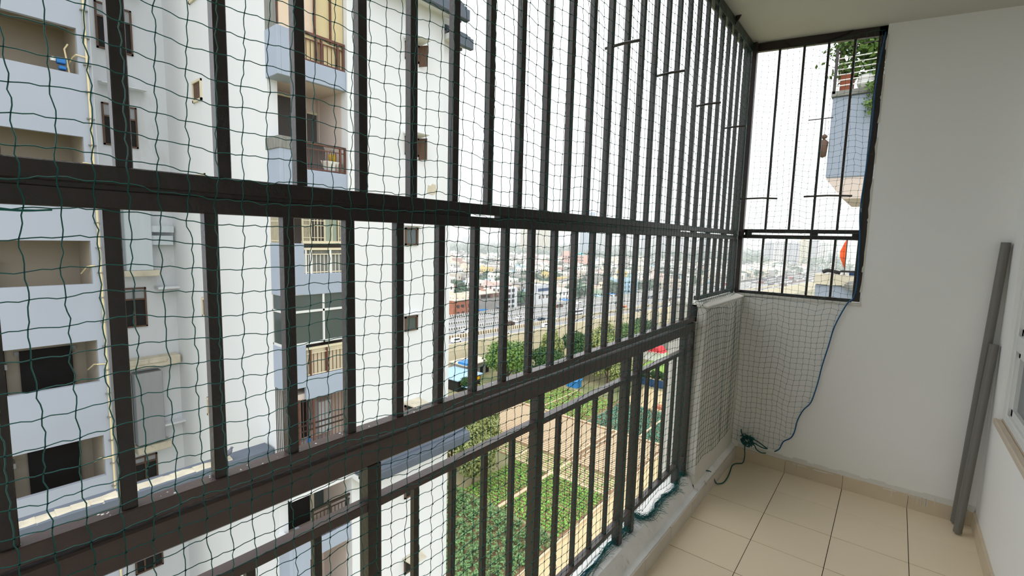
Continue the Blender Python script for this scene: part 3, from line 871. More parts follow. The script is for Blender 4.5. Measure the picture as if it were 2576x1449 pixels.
for z in (1.2, 1.7, 2.2): b.box(-12.7, XD, YC-.028, YC-.016, z-.01, z+.01)
b.build('bar', 'cream', o)
MB().box(-12.7, XD-.1, YC+.0, YC+.01, 1.14, 2.62).build('pane', 'greysheet', o)
# fourth: glazed in with white sliding frames
f = MB(); t = .05
z0, z1, zm = -1.56, -0.16, -0.66
for y in (YC-.02, 6.74, 7.44): f.box(XD-.09, XD-.01, y, y+t, z0, z1)
for z in (z0, zm-.03, z1-.05): f.box(XD-.10, XD-.01, YC-.02, 7.50, z, z+.06)
for z in (z0, zm, z1-.05): f.box(-12.70, XD-.02, YC-.03, YC+.03, z, z+.06)
f.box(-12.70, -12.66, YC-.03, YC+.03, z0, z1)
o = f.build('glazed_balcony', 'winframe', bd)
for a, b in ((YC+.03, 6.74), (6.79, 7.44)):
    for c, d in ((z0+.06, zm-.03), (zm+.03, z1-.05)):
        MB().box(XD-.06, XD-.05, a, b, c, d).build('pane', 'glassd', o)
MB().box(-12.66, XD-.05, YC-.01, YC+.01, z0, z1).build('pane', 'glassd', o)
MB().box(XD-.30, XD-.28, 7.10, 7.42, z0+.06, zm).build('curtain', 'cream', o)
# fifth: caged balcony
o = MB().box(XD-.08, XD-.04, YC, 7.52, -3.82, -3.79).box(XD-.08, XD-.04, YC, 7.52, -3.98, -3.95).box(XD-.08, XD-.04, YC, 7.52, -5.30, -5.26).build('balcony_cage', 'iron', bd)
b = MB().box(XD-.066, XD-.052, YC+.02, YC+.034, -5.36, -3.06).build('bar', 'rust', o)
copies(b, o, [(0, 0.105*k, 0) for k in range(1, 17)])
b = MB().box(-12.68, -12.666, YC-.02, YC-.006, -5.36, -2.72).build('bar', 'iron', o)
copies(b, o, [(0.10*k, 0, 0) for k in range(1, 7)])
MB().box(XD-.085, XD-.03, 6.42, 6.47, -5.36, -3.06).box(XD-.085, XD-.03, 6.02, 6.06, -5.36, -3.06).build('post', 'rust', o)
doorset(6.20, 6.62, -5.4, -3.5, 'wood', 'dark'); doorset(6.74, 7.10, -4.85, -3.55, 'panelg', 'dark', 'balcony_window')
MB().box(-13.5, -13.0, 7.10, 7.5, -4.6, -3.6).build('water_heater', 'panel', bd, bevel=.02)
MB().box(-13.58, -13.56, 6.62, 7.5, -5.6, -4.9).build('dado', 'panelg', bd)
# sixth
doorset(6.12, 7.10, -8.1, -5.85, 'cream', 'dark'); doorset(7.10, 7.64, -7.30, -5.85, 'cream', 'glassd', 'balcony_window')
MB().box(XD-.3, XD+.10, YC-.02, 7.52, -5.74, -5.40).build('fascia', 'bwhite', bd)
doorset(6.12, 7.10, -10.9, -8.9, 'wood', 'wood')

# right-hand white wall with small wooden windows
m = MB()
m.box(-22, XE, 7.52, 11.05, -48, 8.60).box(-22, XE-0.10, 11.05, 11.50, -48, 8.60)
m.build('wall', 'bwhite', bd)
for k, (zt, hgt) in enumerate(((7.22, .52), (4.45, .56), (1.66, .55), (-1.16, .48), (-4.08, .50), (-6.78, .52), (-9.5, .5), (-12.2, .5))):
    y0, y1 = 9.46, 9.98
    f = MB(); t = .055
    f.box(XE-.03, XE+.05, y0, y0+t, zt-hgt, zt).box(XE-.03, XE+.05, y1-t, y1, zt-hgt, zt).box(XE-.03, XE+.05, y0, y1, zt-hgt, zt-hgt+t).box(XE-.03, XE+.05, y0, y1, zt-t, zt)
    o = f.build('window', 'wood', bd)
    MB().box(XE-.0, XE+.012, y0+t, y1-t, zt-hgt+t, zt-t).build('pane', 'glassd' if k in (2, 3) else 'dark', o)
    if k < 2: MB().hexa([(XE+.02, y1, zt-hgt-.1), (XE+.05, y1, zt-hgt-.1), (XE+.30, y1+.12, zt-hgt-.1), (XE+.27, y1+.12, zt-hgt-.1), (XE+.02, y1, zt), (XE+.05, y1, zt), (XE+.30, y1+.12, zt), (XE+.27, y1+.12, zt)]).build('shutter', 'wood', o)
    dep = (0.52, 0.5, 0.22, 0.16, 0.55, 0.5, .5, .5)[k]
    MB().hexa([(XE, y0-.06, zt+.05), (XE+dep, y0-.02, zt+.05), (XE+dep, y1+.06, zt+.05), (XE, y1+.10, zt+.02), (XE, y0-.06, zt+.13), (XE+dep, y0-.02, zt+.09), (XE+dep, y1+.06, zt+.09), (XE, y1+.10, zt+.13)]).build('sunshade', 'dirt' if k in (4, 5, 6) else 'bwhite', bd, bevel=.015)
MB().prism([(10.36, 2.80), (10.40, 3.06), (10.52, 3.04), (10.58, 3.12), (10.74, 3.10), (10.78, 2.86), (10.62, 2.76), (10.44, 2.78)], XE-.01, XE+.012, 'x').build('bare_patch', 'dirt', bd, label='patch of bare plaster')

# slate-grey eaves
def eave(y0, y1, ztop, drop, dep, steps=3, x=XE, name='eave'):
    o = MB().box(x, x+dep*.96, y0, y1, ztop-drop-.16, ztop-drop+.01).build(name, 'bwhite', bd)
    for k in range(steps):
        a, b = k/steps, (k+1)/steps
        MB().hexa([(x+dep*a, y0, ztop-drop*a-.03-drop*.45), (x+dep*b+.03, y0, ztop-drop*b-.03), (x+dep*b+.03, y1, ztop-drop*b-.03), (x+dep*a, y1, ztop-drop*a-.03-drop*.45),
                   (x+dep*a, y0, ztop-drop*a), (x+dep*b+.03, y0, ztop-drop*b+.04), (x+dep*b+.03, y1, ztop-drop*b+.04), (x+dep*a, y1, ztop-drop*a)]).build('tile_course', 'slate', o)
    MB().box(x+dep*.72, x+dep+.05, y0, y1, ztop-drop-.30, ztop-drop-.02).build('fascia', 'slate', o, bevel=.02)
    return o
eave(7.52, 11.95, -5.35, 0.28, 0.55)
eave(7.52, 11.55, 9.25, 0.62, 0.62, steps=5)
eave(11.10, 12.05, 8.30, 0.34, 0.42, x=XE-.1)
MB().box(-15, XE-.1, 11.5, 12.0, 7.72, 8.0).build('eave', 'slate', bd, bevel=.03)
MB().box(-15, XE-.1, 11.5, 11.95, 8.62, 9.0).build('eave', 'slate', bd, bevel=.03)
MB().box(-15, XE-.1, 11.5, 11.95, -5.95, -5.65).build('eave', 'slate', bd, bevel=.03)
# free-spanning ledge in front of the recess
m = MB().box(-13.35, -12.80, -4, YC-.04, -5.05, -4.47)
m.build('ledge_beam', 'band', bd, bevel=.02)
m = MB()
y = -4.0
while y < 4.45:
    w = R.uniform(.12, .3)
    f0, f1 = R.uniform(-.04, .03), R.uniform(-.04, .03)
    m.hexa([(-13.18, y, -4.48), (-12.82+f0, y, -4.49), (-12.82+f1, y+w, -4.49), (-13.18, y+w, -4.48),
            (-13.10, y, -4.43+R.uniform(-.02, .02)), (-12.90+f0, y, -4.44), (-12.90+f1, y+w, -4.44), (-13.10, y+w, -4.43+R.uniform(-.02, .02))])
    y += w
m.build('mortar_top', 'dirt', bd, label='rough crumbling mortar topping on the ledge')

# long yellowed pipe down the corridor wing
pp = thing('drain_pipe', 'long thin yellowed pipe clipped to the pale blue corridor wing', 'pipe', (XA+.06, 3.24, GZ))
MB().tube([(XA+.06, 3.24, 15.5), (XA+.06, 3.24, -47.9)], 0.028, 8).build('pipe', 'yellowpipe', pp)
for k in range(24):
    z = 8.2-k*.74
    MB().box(XA, XA+.10, 3.16, 3.33, z, z+.03).build('clip', 'greysheet', pp)
for k in range(5):
    z = 6.2-2.965*k
    MB().tube([(XA+.05, 3.22, z), (XA+.03, 3.02, z+.02), (XA-.2, 2.98, z-.02), (XA-.6, 2.9, z-.25)], 0.02, 6).build('branch', 'yellowpipe', pp)
# small things on the balconies
t = thing('water_purifier', 'small blue and white fitting with a pipe in the topmost corridor opening', 'fitting', (XA-.4, 2.82, 5.72))
MB().box(XA-.5, XA-.3, 2.66, 2.86, 5.98, 6.14).build('body', 'bluecloth', t, bevel=.02)
MB().box(XA-.5, XA-.3, 2.70, 2.86, 5.82, 5.92).build('body', 'bluecloth', t, bevel=.02)
MB().lathe([(0, 0), (.06, 0), (.07, .08), (.03, .12)], (XA-.4, 2.60, 6.02), 8).build('cap', 'whitep', t)
MB().tube([(XA-.35, 2.92, 5.7), (XA-.35, 2.84, 6.4), (XA-.35, 2.92, 6.55)], .022, 6).build('standpipe', 'yellowpipe', t)
t = tag(MB().lathe([(.30, 0), (.36, .05), (.42, .28), (.44, .30), (.40, .29), (.33, .06), (.0, .05)], (-12.5, 7.14, 3.06), 16).build('basin', 'whitep', smooth=True), 'white plastic basin behind the railing of the second balcony', 'basin')
t = thing('bucket', 'yellow tin hanging by the white basin on the second balcony', 'bucket', (-12.3, 7.22, 3.35))
MB().lathe([(.0, 0), (.08, 0), (.10, .22), (.09, .22)], (-12.3, 7.22, 3.35), 12).build('pail', 'yellow', t, smooth=True)
MB().tube([(-12.3, 7.13, 3.57), (-12.3, 7.16, 3.68), (-12.3, 7.28, 3.68), (-12.3, 7.31, 3.57)], .006, 5).build('handle', 'iron', t)
tag(MB().prism([(6.28, 3.10), (6.94, 3.10), (6.96, 3.62), (6.90, 3.76), (6.30, 3.78)], XD-.20, XD-.16, 'x').build('draped_sheet', 'meshdoor'), 'brown sheet draped behind the second balcony railing', 'sheet')
m = MB()
m.prism([(5.78, -4.7), (5.98, -4.75), (6.0, -4.45), (5.96, -4.2), (5.90, -4.15), (5.84, -4.22)], XD-.22, XD-.17, 'x')
tag(m.build('garment', 'pinkcloth'), 'pink garment hanging inside the caged balcony', 'clothing')
m = MB()
m.prism([(6.30, -4.62), (6.40, -4.62), (6.41, -4.3), (6.35, -4.22), (6.30, -4.3)], XD-.20, XD-.16, 'x')
tag(m.build('garment', 'bluecloth'), 'bright blue garment hanging inside the caged balcony', 'clothing')
tag(MB().box(-12.5, -12.25, 6.45, 6.75, -5.5, -5.1).build('crate', 'whitep', bevel=.02), 'white crate on the floor of the caged balcony', 'crate')
# pigeon
pg = thing('pigeon', 'grey pigeon perched on the ledge opposite', 'bird', (-12.90, 4.52, -4.40))
m = MB(); m.tube(smooth_path([(-12.90, 4.34, -4.31), (-12.90, 4.40, -4.29), (-12.90, 4.50, -4.27), (-12.90, 4.58, -4.24), (-12.90, 4.62, -4.17)], 3), .06, 10,
                 radii=list(np.interp(np.linspace(0, 1, 13), [0, .2, .5, .8, 1], [.022, .055, .078, .06, .034])))
m.build('body', 'pigeon', pg, smooth=True)
MB().lathe([(0, -.036), (.026, -.024), (.034, 0), (.026, .024), (0, .036)], (-12.90, 4.635, -4.15), 10).build('head', 'pigeon', pg, smooth=True)
MB().prism([(4.66, -4.16), (4.695, -4.165), (4.66, -4.145)], -12.906, -12.894, 'x').build('beak', 'blackp', pg)
MB().hexa([(-12.93, 4.22, -4.335), (-12.87, 4.22, -4.335), (-12.88, 4.38, -4.30), (-12.92, 4.38, -4.30), (-12.93, 4.22, -4.325), (-12.87, 4.22, -4.325), (-12.88, 4.38, -4.28), (-12.92, 4.38, -4.28)]).build('tail', 'blackp', pg)
for x in (-12.92, -12.88): MB().tube([(x, 4.51, -4.33), (x, 4.52, -4.42)], .006, 5).build('leg', 'terracotta', pg)

# ------------------------------------------------------------------ ground, fields, road
struct(MB().box(-135, 400, -400, 3200, GZ-1, GZ).build('ground', 'ground'))
RD = 0.115                                    # the road leans by this much x per y
def rdx(y, d): return -127+RD*(y-123)-d       # x of the line d metres beyond the near road edge
ZR, ZC = -40.0, -41.0
m = MB()
ya, yb = -300, 3200
m.hexa([(rdx(ya, 3400), ya, ZC-6), (rdx(ya, 50), ya, ZC-6), (rdx(yb, 50), yb, ZC-6), (rdx(yb, 3400), yb, ZC-6), (rdx(ya, 3400), ya, ZC), (rdx(ya, 50), ya, ZC), (rdx(yb, 50), yb, ZC), (rdx(yb, 3400), yb, ZC)])
struct(m.build('ground', 'cityground'))

def strip(m, d0, d1, z0, z1, ya=-60, yb=1500, mi=0):
    m.hexa([(rdx(ya, d1), ya, z0), (rdx(ya, d0), ya, z0), (rdx(yb, d0), yb, z0), (rdx(yb, d1), yb, z0), (rdx(ya, d1), ya, z1), (rdx(ya, d0), ya, z1), (rdx(yb, d0), yb, z1), (rdx(yb, d1), yb, z1)], mi)
    return m
hw = thing('highway', 'wide grey highway with traffic lanes behind a pale retaining wall', 'road', (rdx(200, 25), 200, ZR))
strip(MB(), 0.3, 52, -48, ZR).build('carriageway', 'road', hw)
m = strip(MB(), -0.3, 0.3, -48, ZR+0.9)
for k in range(60):
    y = 60+k*7.0
    m.box(rdx(y, -0.45), rdx(y, 0.0), y, y+0.5, -48, ZR+0.95)
for z in (-41.9,): strip(m, -0.42, -0.2, z, z+.25)
m.build('retaining_wall', 'wallr', hw)
for d in (8.5, 23.0, 34.0, 45.5, 50.5):
    m = strip(MB(), d-0.2, d+0.2, ZR, ZR+0.35)
    m2 = MB()
    for k in range(330):
        y = 90+k*1.35
        m2.box(rdx(y, d)-0.22, rdx(y, d)+0.22, y, y+0.62, ZR, ZR+(2.1 if d < 9 else 1.6))
    o = m.build('barrier', 'barrier', hw)
    o2 = m2.build('barrier_post', 'barrier' if d > 9 else 'wallr', hw); o2['kind'] = 'stuff'
    strip(MB(), d+0.3, d+0.5, ZR, ZR+(1.7 if d < 9 else 1.2)).build('gap_shadow_strip', 'rust' if d < 9 else 'dark', hw)  # added strip behind the posts; its dark colour stands for shade in the gaps

def field(name, label, x0, x1, y0, y1, mt, h=0.06):
    t = thing(name, label, 'field', ((x0+x1)/2, (y0+y1)/2, GZ))
    MB().box(x0, x1, y0, y1, GZ, GZ+h).build('bed', mt, t)
    return t
def ridges(t, x0, x1, y0, y1, step, w=0.48, hh=0.07, mt='ridge'):
    m = MB(); y = y0+step/2
    while y < y1:
        m.prism([(y-w/2, GZ+.06), (y-w*.25, GZ+.06+hh), (y+w*.25, GZ+.06+hh), (y+w/2, GZ+.06)], x0+R.uniform(0, .6), x1-R.uniform(0, .6), 'x')
        y += step
    m.build('ridge', mt, t)['kind'] = 'stuff'
def leaves(P, size, spread, k, name, mt, parent, tilt=0.9, up=0.22):
    # k leaf quads round each point of P
    n = len(P)*k
    c = np.repeat(np.asarray(P, float), k, 0)
    c += NP.normal(0, 1, (n, 3))*np.array([spread, spread, spread*.5]); c[:, 2] += up*NP.random(n)
    nrm = NP.normal(0, 1, (n, 3)); nrm[:, 2] = np.abs(nrm[:, 2])+tilt; nrm /= np.linalg.norm(nrm, axis=1, keepdims=True)
    a = np.cross(nrm, NP.normal(0, 1, (n, 3))); a /= np.linalg.norm(a, axis=1, keepdims=True)
    b = np.cross(nrm, a)
    s = size*(0.6+0.8*NP.random((n, 1)))
    V = np.stack([c-a*s, c-b*s*.55, c+a*s, c+b*s*.55], 1).reshape(-1, 3)
    F = np.arange(n*4).reshape(-1, 4)
    o = arr_mesh(name, V, F, mt, parent); o['kind'] = 'stuff'
    return o
def rowpts(x0, x1, y0, y1, sx_, sy_, jit, z=GZ+.15):
    xs_ = np.arange(x0, x1, sx_); ys_ = np.arange(y0, y1, sy_)
    X, Y = np.meshgrid(xs_, ys_); P = np.stack([X.ravel(), Y.ravel(), np.full(X.size, z)], 1)
    P[:, :2] += NP.normal(0, jit, (len(P), 2)); return P

t = field('ploughed_field', 'pale brown ploughed field in narrow ridges, between the green crops', -90, -38.8, 87.5, 109.5, 'soil')
ridges(t, -89, -53.6, 88, 109, 0.86); ridges(t, -51.6, -39.4, 88, 109, 0.86)
for x in (-53.6, -52.2): MB().box(x, x+.4, 87.5, 109.5, GZ, GZ+.32).build('bund', 'ridge', t)
MB().box(-90, -38.8, 109.3, 109.9, GZ, GZ+.3).build('bund', 'ridge', t)
t = field('sparse_field', 'tan field with sparse green rows before the ploughed field', -74, -38.8, 80.3, 87.2, 'soil')
ridges(t, -73, -39.5, 80.6, 87, 0.86)
leaves(rowpts(-73, -39.5, 80.6, 87, 0.55, 0.86, 0.08), .19, .10, 3, 'crop', 'crop2', t)
for x in (-52.6, -63.0): MB().box(x, x+.6, 80.3, 87.2, GZ, GZ+.3).build('bund', 'ridge', t)
t = field('crop_field', 'bright green leafy crop in tidy rows beside the concrete track', -62, -39.0, 63.0, 79.8, 'soil')
leaves(np.concatenate([rowpts(-61.5, -53.4, 63.3, 79.5, 0.42, 0.88, 0.07), rowpts(-51.9, -39.4, 63.3, 79.5, 0.42, 0.88, 0.07)]), .21, .12, 7, 'crop', 'crop', t)
MB().box(-53.0, -52.3, 63, 79.8, GZ, GZ+.25).build('bund', 'ridge', t)
MB().box(-62, -39.0, 79.8, 80.3, GZ, GZ+.28).build('bund', 'ridge', t)
MB().box(-62, -39.0, 70.6, 71.1, GZ, GZ+.22).build('bund', 'soil', t)
t = field('small_green_field', 'light green low crop plot behind the ploughed field', -89, -62, 110.2, 131, 'soil')
leaves(rowpts(-88.5, -62.4, 110.6, 130.6, 0.55, 0.8, 0.15), .24, .2, 4, 'crop', 'crop', t)
MB().box(-77.2, -76.7, 110.2, 131, GZ, GZ+.3).build('bund', 'ridge', t)
t = field('blue_green_field', 'blue-green cabbage-like crop plot at the far right', -61.5, -38.8, 110.2, 131, 'soil')
leaves(rowpts(-61, -39.2, 110.6, 130.6, 0.6, 0.75, 0.15), .27, .2, 6, 'crop', 'teal', t)
MB().box(-46.5, -46.0, 110.2, 131, GZ, GZ+.55).build('bund', 'ridge', t)
t = field('leafy_field', 'dense dark green tall leafy crop nearest the building', -75, -39.2, 38, 62.4, 'soil')
leaves(rowpts(-74, -39.6, 38.4, 61.8, 0.95, 1.05, 0.30, GZ+.35), .24, .30, 26, 'crop', 'shrub', t, up=.7)
t = thing('track', 'pale concrete track running beside the fields', 'path', (-35.5, 90, GZ))
MB().box(-38.6, -32, -20, 103, GZ, GZ+.12).build('slab', 'pathm', t)
MB().box(-38.9, -38.5, -20, 131, GZ, GZ+.4).build('kerb', 'ridge', t)
t = tag(MB().box(-62, -38, 132, 150, GZ, GZ+.05).build('bare_plot', 'pathm'), 'bare sandy plot in front of the blue fence', 'ground')
t = tag(MB().box(-75, -40, 172, 215, GZ, GZ+.06).build('lawn', 'grass'), 'bright green lawn beyond the hedge', 'lawn')
t = tag(MB().box(-52.2, -49.4, 133.2, 135.2, GZ, GZ+.9).build('brick_stack', 'brick', bevel=.05), 'low stack of orange-red bricks on the sandy plot', 'bricks')
t = thing('fence', 'navy blue sheet fence below the hedge', 'fence', (-58, 153, GZ))
for k in range(14):
    x = -72+k*2.2
    MB().box(x, x+2.15, 153+.3*math.sin(k), 153.1+.3*math.sin(k), GZ, GZ+2.6+R.uniform(-.1, .1)).build('panel', 'bluefence', t)
    MB().box(x-.08, x+.02, 153, 153.2, GZ, GZ+2.8).build('post', 'iron', t)
t = thing('hut', 'small bright blue tin hut among the trees at the field edge', 'hut', (-80.5, 134, GZ))
MB().box(-82.5, -78.5, 133, 136, GZ, GZ+2.2).build('walls', 'bluesheet', t)
MB().hexa([(-82.8, 132.7, GZ+2.2), (-78.2, 132.7, GZ+2.2), (-78.2, 136.3, GZ+2.4), (-82.8, 136.3, GZ+2.4), (-82.8, 132.7, GZ+2.35), (-78.2, 132.7, GZ+2.35), (-78.2, 136.3, GZ+2.7), (-82.8, 136.3, GZ+2.7)]).build('roof', 'bluesheet', t)
# roadside shed with the pale blue roof
t = thing('roadside_shed', 'shed with pale blue tin roof and yellow boards below the retaining wall', 'shed', (-110, 108, GZ))
MB().box(-117, -104.5, 103.5, 114, GZ, GZ+3.4).build('walls', 'dark', t)
MB().hexa([(-118, 103, GZ+3.4), (-104, 103, GZ+3.6), (-104, 115, GZ+3.6), (-118, 115, GZ+3.4), (-118, 103, GZ+3.6), (-104, 103, GZ+3.9), (-104, 115, GZ+3.9), (-118, 115, GZ+3.6)]).build('roof', 'palesheet', t)
for y in (104.5, 108, 111): MB().box(-104.4, -104.2, y, y+2.4, GZ+2.2, GZ+3.2).build('sign_board', 'yellowsign', t)
MB().box(-103.5, -101.0, 104, 108, GZ+2.0, GZ+2.1).build('awning', 'palesheet', t)
t = thing('roadside_shed', 'long grey concrete shed with flat roof by the big tree', 'shed', (-116, 120, GZ))
MB().box(-121, -113, 116, 128, GZ, GZ+4.2).build('walls', 'concrete', t)
MB().box(-121.4, -112.4, 115.5, 128.5, GZ+4.2, GZ+4.5).build('roof', 'roofm', t)
MB().box(-117, -112.6, 115.8, 121, GZ+4.5, GZ+5.3).build('parapet', 'bluesheet', t)
for y in (117, 120, 123, 126): MB().box(-112.98, -112.9, y, y+1.6, GZ, GZ+2.6).build('doorway', 'dark', t)
for k, (x, y) in enumerate(((-92, 214), (-86, 219), (-79, 226))):
    t = thing('electric_pole', 'grey electric pole with crossarms beyond the trees, %s of three' % ('left', 'middle', 'right')[k], 'pole', (x, y, GZ))
    MB().tube([(x, y, GZ), (x, y, GZ+16)], .22, 7).build('pole', 'panelg', t)
    for z in (13.5, 15):
        MB().box(x-2.4, x+2.4, y-.1, y+.1, GZ+z, GZ+z+.2).build('crossarm', 'panelg', t)
    for q in (-2.1, 0, 2.1): MB().lathe([(.15, 0), (.2, .2), (.08, .6)], (x+q, y, GZ+15.2), 7).build('insulator', 'rust', t)
for k, (x, y, w) in enumerate(((-84, 240, 9), (-74, 262, 10))):
    t = thing('shed', 'long grey-roofed shed past the canvas stands, %s one' % ('nearer', 'farther')[k], 'shed', (x, y, GZ))
    MB().box(x-w, x+w, y-6, y+6, GZ, GZ+5).build('walls', 'concrete', t)
    MB().prism([(x-w-.6, GZ+5), (x+w+.6, GZ+5), (x, GZ+7)], y-6.5, y+6.5, 'y').build('roof', 'panelg', t)
    for q in range(4): MB().box(x-w+1+q*4.4, x-w+3+q*4.4, y-6.06, y-5.98, GZ, GZ+3).build('doorway', 'dark', t)
# play stands with red striped canvas
for k, (x, y, lab) in enumerate(((-76.5, 190, 'red and white striped canvas stand, nearer of the two beyond the hedge'), (-76.0, 212, 'red canvas stand with grey front, farther of the two beyond the hedge'))):
    t = thing('canvas_stand', lab, 'stand', (x, y, GZ))
    MB().box(x-5, x+5, y-3, y+3, GZ, GZ+(3.4 if k == 0 else 5)).build('base', 'whitep' if k == 0 else 'greysheet', t)
    h = GZ+(3.4 if k == 0 else 5)
    m = MB(); m.prism([(x-5.4, h), (x+5.4, h), (x+3.5, h+2.2), (x-3.5, h+2.2)], y-3.2, y+3.2, 'y'); m.build('canvas', 'red', t)
    for q in range(9):
        xx = x-5.2+q*1.3
        m = MB().tube(smooth_path([(xx, y-3.3, h-1.2), (xx+.2, y-3.5, h+.1), (xx+.65, y-3.5, h+.4), (xx+1.1, y-3.5, h+.1), (xx+1.3, y-3.3, h-1.2)], 3), .12, 5)
        m.build('white_scallop', 'whitep', t)

# ------------------------------------------------------------------ trees
def crown_mesh(name, rx, rz, lumps, n, size, seed, mt):
    rg = np.random.default_rng(seed)
    th = rg.random(lumps)*2*PI; ph = np.arccos(1-1.6*rg.random(lumps)); rr = 0.62*rg.random(lumps)**.4
    cc = np.stack([rx*rr*np.sin(ph)*np.cos(th), rx*rr*np.sin(ph)*np.sin(th), rz*rr*np.cos(ph)], 1)
    lr = rx*(0.30+0.22*rg.random(lumps))
    w = rg.integers(0, lumps, n)
    d = rg.normal(0, 1, (n, 3)); d /= np.linalg.norm(d, axis=1, keepdims=True)
    rad = lr[w]*(0.75+0.35*rg.random(n))
    c = cc[w]+d*rad[:, None]*np.array([1, 1, rz/rx*0.9])
    nrm = d+rg.normal(0, .55, (n, 3)); nrm[:, 2] += .35; nrm /= np.linalg.norm(nrm, axis=1, keepdims=True)
    a = np.cross(nrm, rg.normal(0, 1, (n, 3))); a /= np.linalg.norm(a, axis=1, keepdims=True); b = np.cross(nrm, a)
    s = size*(.6+.8*rg.random((n, 1)))
    V = np.stack([c-a*s, c-b*s*.6, c+a*s, c+b*s*.6], 1).reshape(-1, 3)
    o = arr_mesh(name, V, np.arange(n*4).reshape(-1, 4), mt)
    return o
def make_tree(label, mt, rx, rz, trunk, lumps, n, size, seed, loc, group):
    t = thing('tree', label, 'tree', (0, 0, 0), group)
    c = crown_mesh('crown', rx, rz, lumps, n, size, seed, mt)
    c.parent = t; c.location = (0, 0, trunk+rz*.75)
    m = MB(); m.tube([(0, 0, 0), (.1*rx*.3, 0, trunk*.6), (0, .1, trunk+rz*.5)], .3, 7, radii=[rx*.07, rx*.05, rx*.02])
    for k in range(3):
        an = k*2.1+seed
        m.tube([(0, 0, trunk*.6), (math.cos(an)*rx*.4, math.sin(an)*rx*.4, trunk+rz*.5)], .1, 5, radii=[rx*.035, rx*.012])
    m.build('trunk', 'bark', t)
    t.location = loc
    return t
TG = 'trees at the edge of the fields'
ta = make_tree('large mid-green tree beside the retaining wall, the biggest crown there', 'leafA', 8.6, 7.0, 3.6, 34, 9000, .44, 3, (-99.0, 121.5, GZ), TG)
tb = make_tree('olive feathery tree at the lower left corner of the fields', 'leafB', 4.6, 6.4, 1.6, 26, 7500, .30, 5, (-62.0, 66.0, GZ), TG)
tc_ = make_tree('dark green round tree right of the biggest tree', 'leafC', 6.4, 5.4, 2.8, 22, 5600, .42, 8, (-90.5, 134, GZ), TG)
def put(proto, loc, rz, sc, label): dup_tree(proto, loc, rz, label, TG, (sc, sc, sc))
put(tb, (-66.5, 72.5, GZ), 1.2, 1.05, 'olive feathery tree, middle of the three by the ploughed field')
put(tb, (-75, 82.5, GZ), 2.2, 1.1, 'olive feathery tree at the far left end of the ploughed field')
put(tb, (-69.5, 67.5, GZ), 3.9, 1.1, 'olive feathery tree set back behind the lower left corner one')
put(tb, (-82, 152, GZ), .4, 1.3, 'pale olive tree behind the blue tin hut')
put(tb, (-74, 146, GZ), 3.4, 1.25, 'tall olive tree at the end of the green plot')
put(tb, (-66.5, 141, GZ), 5.0, 1.0, 'olive tree left of the blue fence')
put(tc_, (-84.5, 143, GZ), 1.0, .9, 'dark round tree left of the blue tin hut')
put(tc_, (-103, 106, GZ), 2.0, .42, 'small round tree in front of the shed with the blue roof')
put(tc_, (-98, 141, GZ), 3.0, .85, 'dark tree close under the retaining wall')
put(ta, (-108, 135, GZ), 4.0, .7, 'mid-green tree behind the concrete shed')
put(tc_, (-92, 160, GZ), 4.6, .9, 'dark tree at the foot of the wall, behind the others')
put(ta, (-88, 172, GZ), 2.5, .75, 'mid-green tree farthest along the retaining wall')
for k, (x_, y_, sc_) in enumerate(((-101, 150, 1.15), (-97, 163, 1.1), (-93, 180, 1.2), (-90, 196, 1.15), (-92, 215, 1.1), (-84, 158, 1.0))):
    put((tb, tc_, tb, ta, tc_, tb)[k], (x_, y_, GZ), k*1.9, sc_*(.75 if k == 3 else 1), 'tree in the grove along the retaining wall, %s from the left behind the big tree' % ('second', 'third', 'fifth', 'sixth', 'last', 'fourth')[k])
for k in range(9):
    put(tc_, (-73+k*3.9, 157+R.uniform(-1, 1), GZ), k*1.3, .42, 'dark bushy tree of the hedge behind the navy fence, %s from the left' % ('first', 'second', 'third', 'fourth', 'fifth', 'sixth', 'seventh', 'eighth', 'ninth')[k])
CG = 'trees among the far houses'
td = make_tree('dark green tree among the crowded far houses', 'leafF', 5.5, 4.2, 1.6, 12, 420, 1.25, 12, (rdx(300, 80), 300, ZC), CG)
te = make_tree('dark green tree among the crowded far houses', 'leafF', 6.5, 4.6, 1.2, 14, 380, 1.5, 17, (rdx(340, 140), 340, ZC), CG)

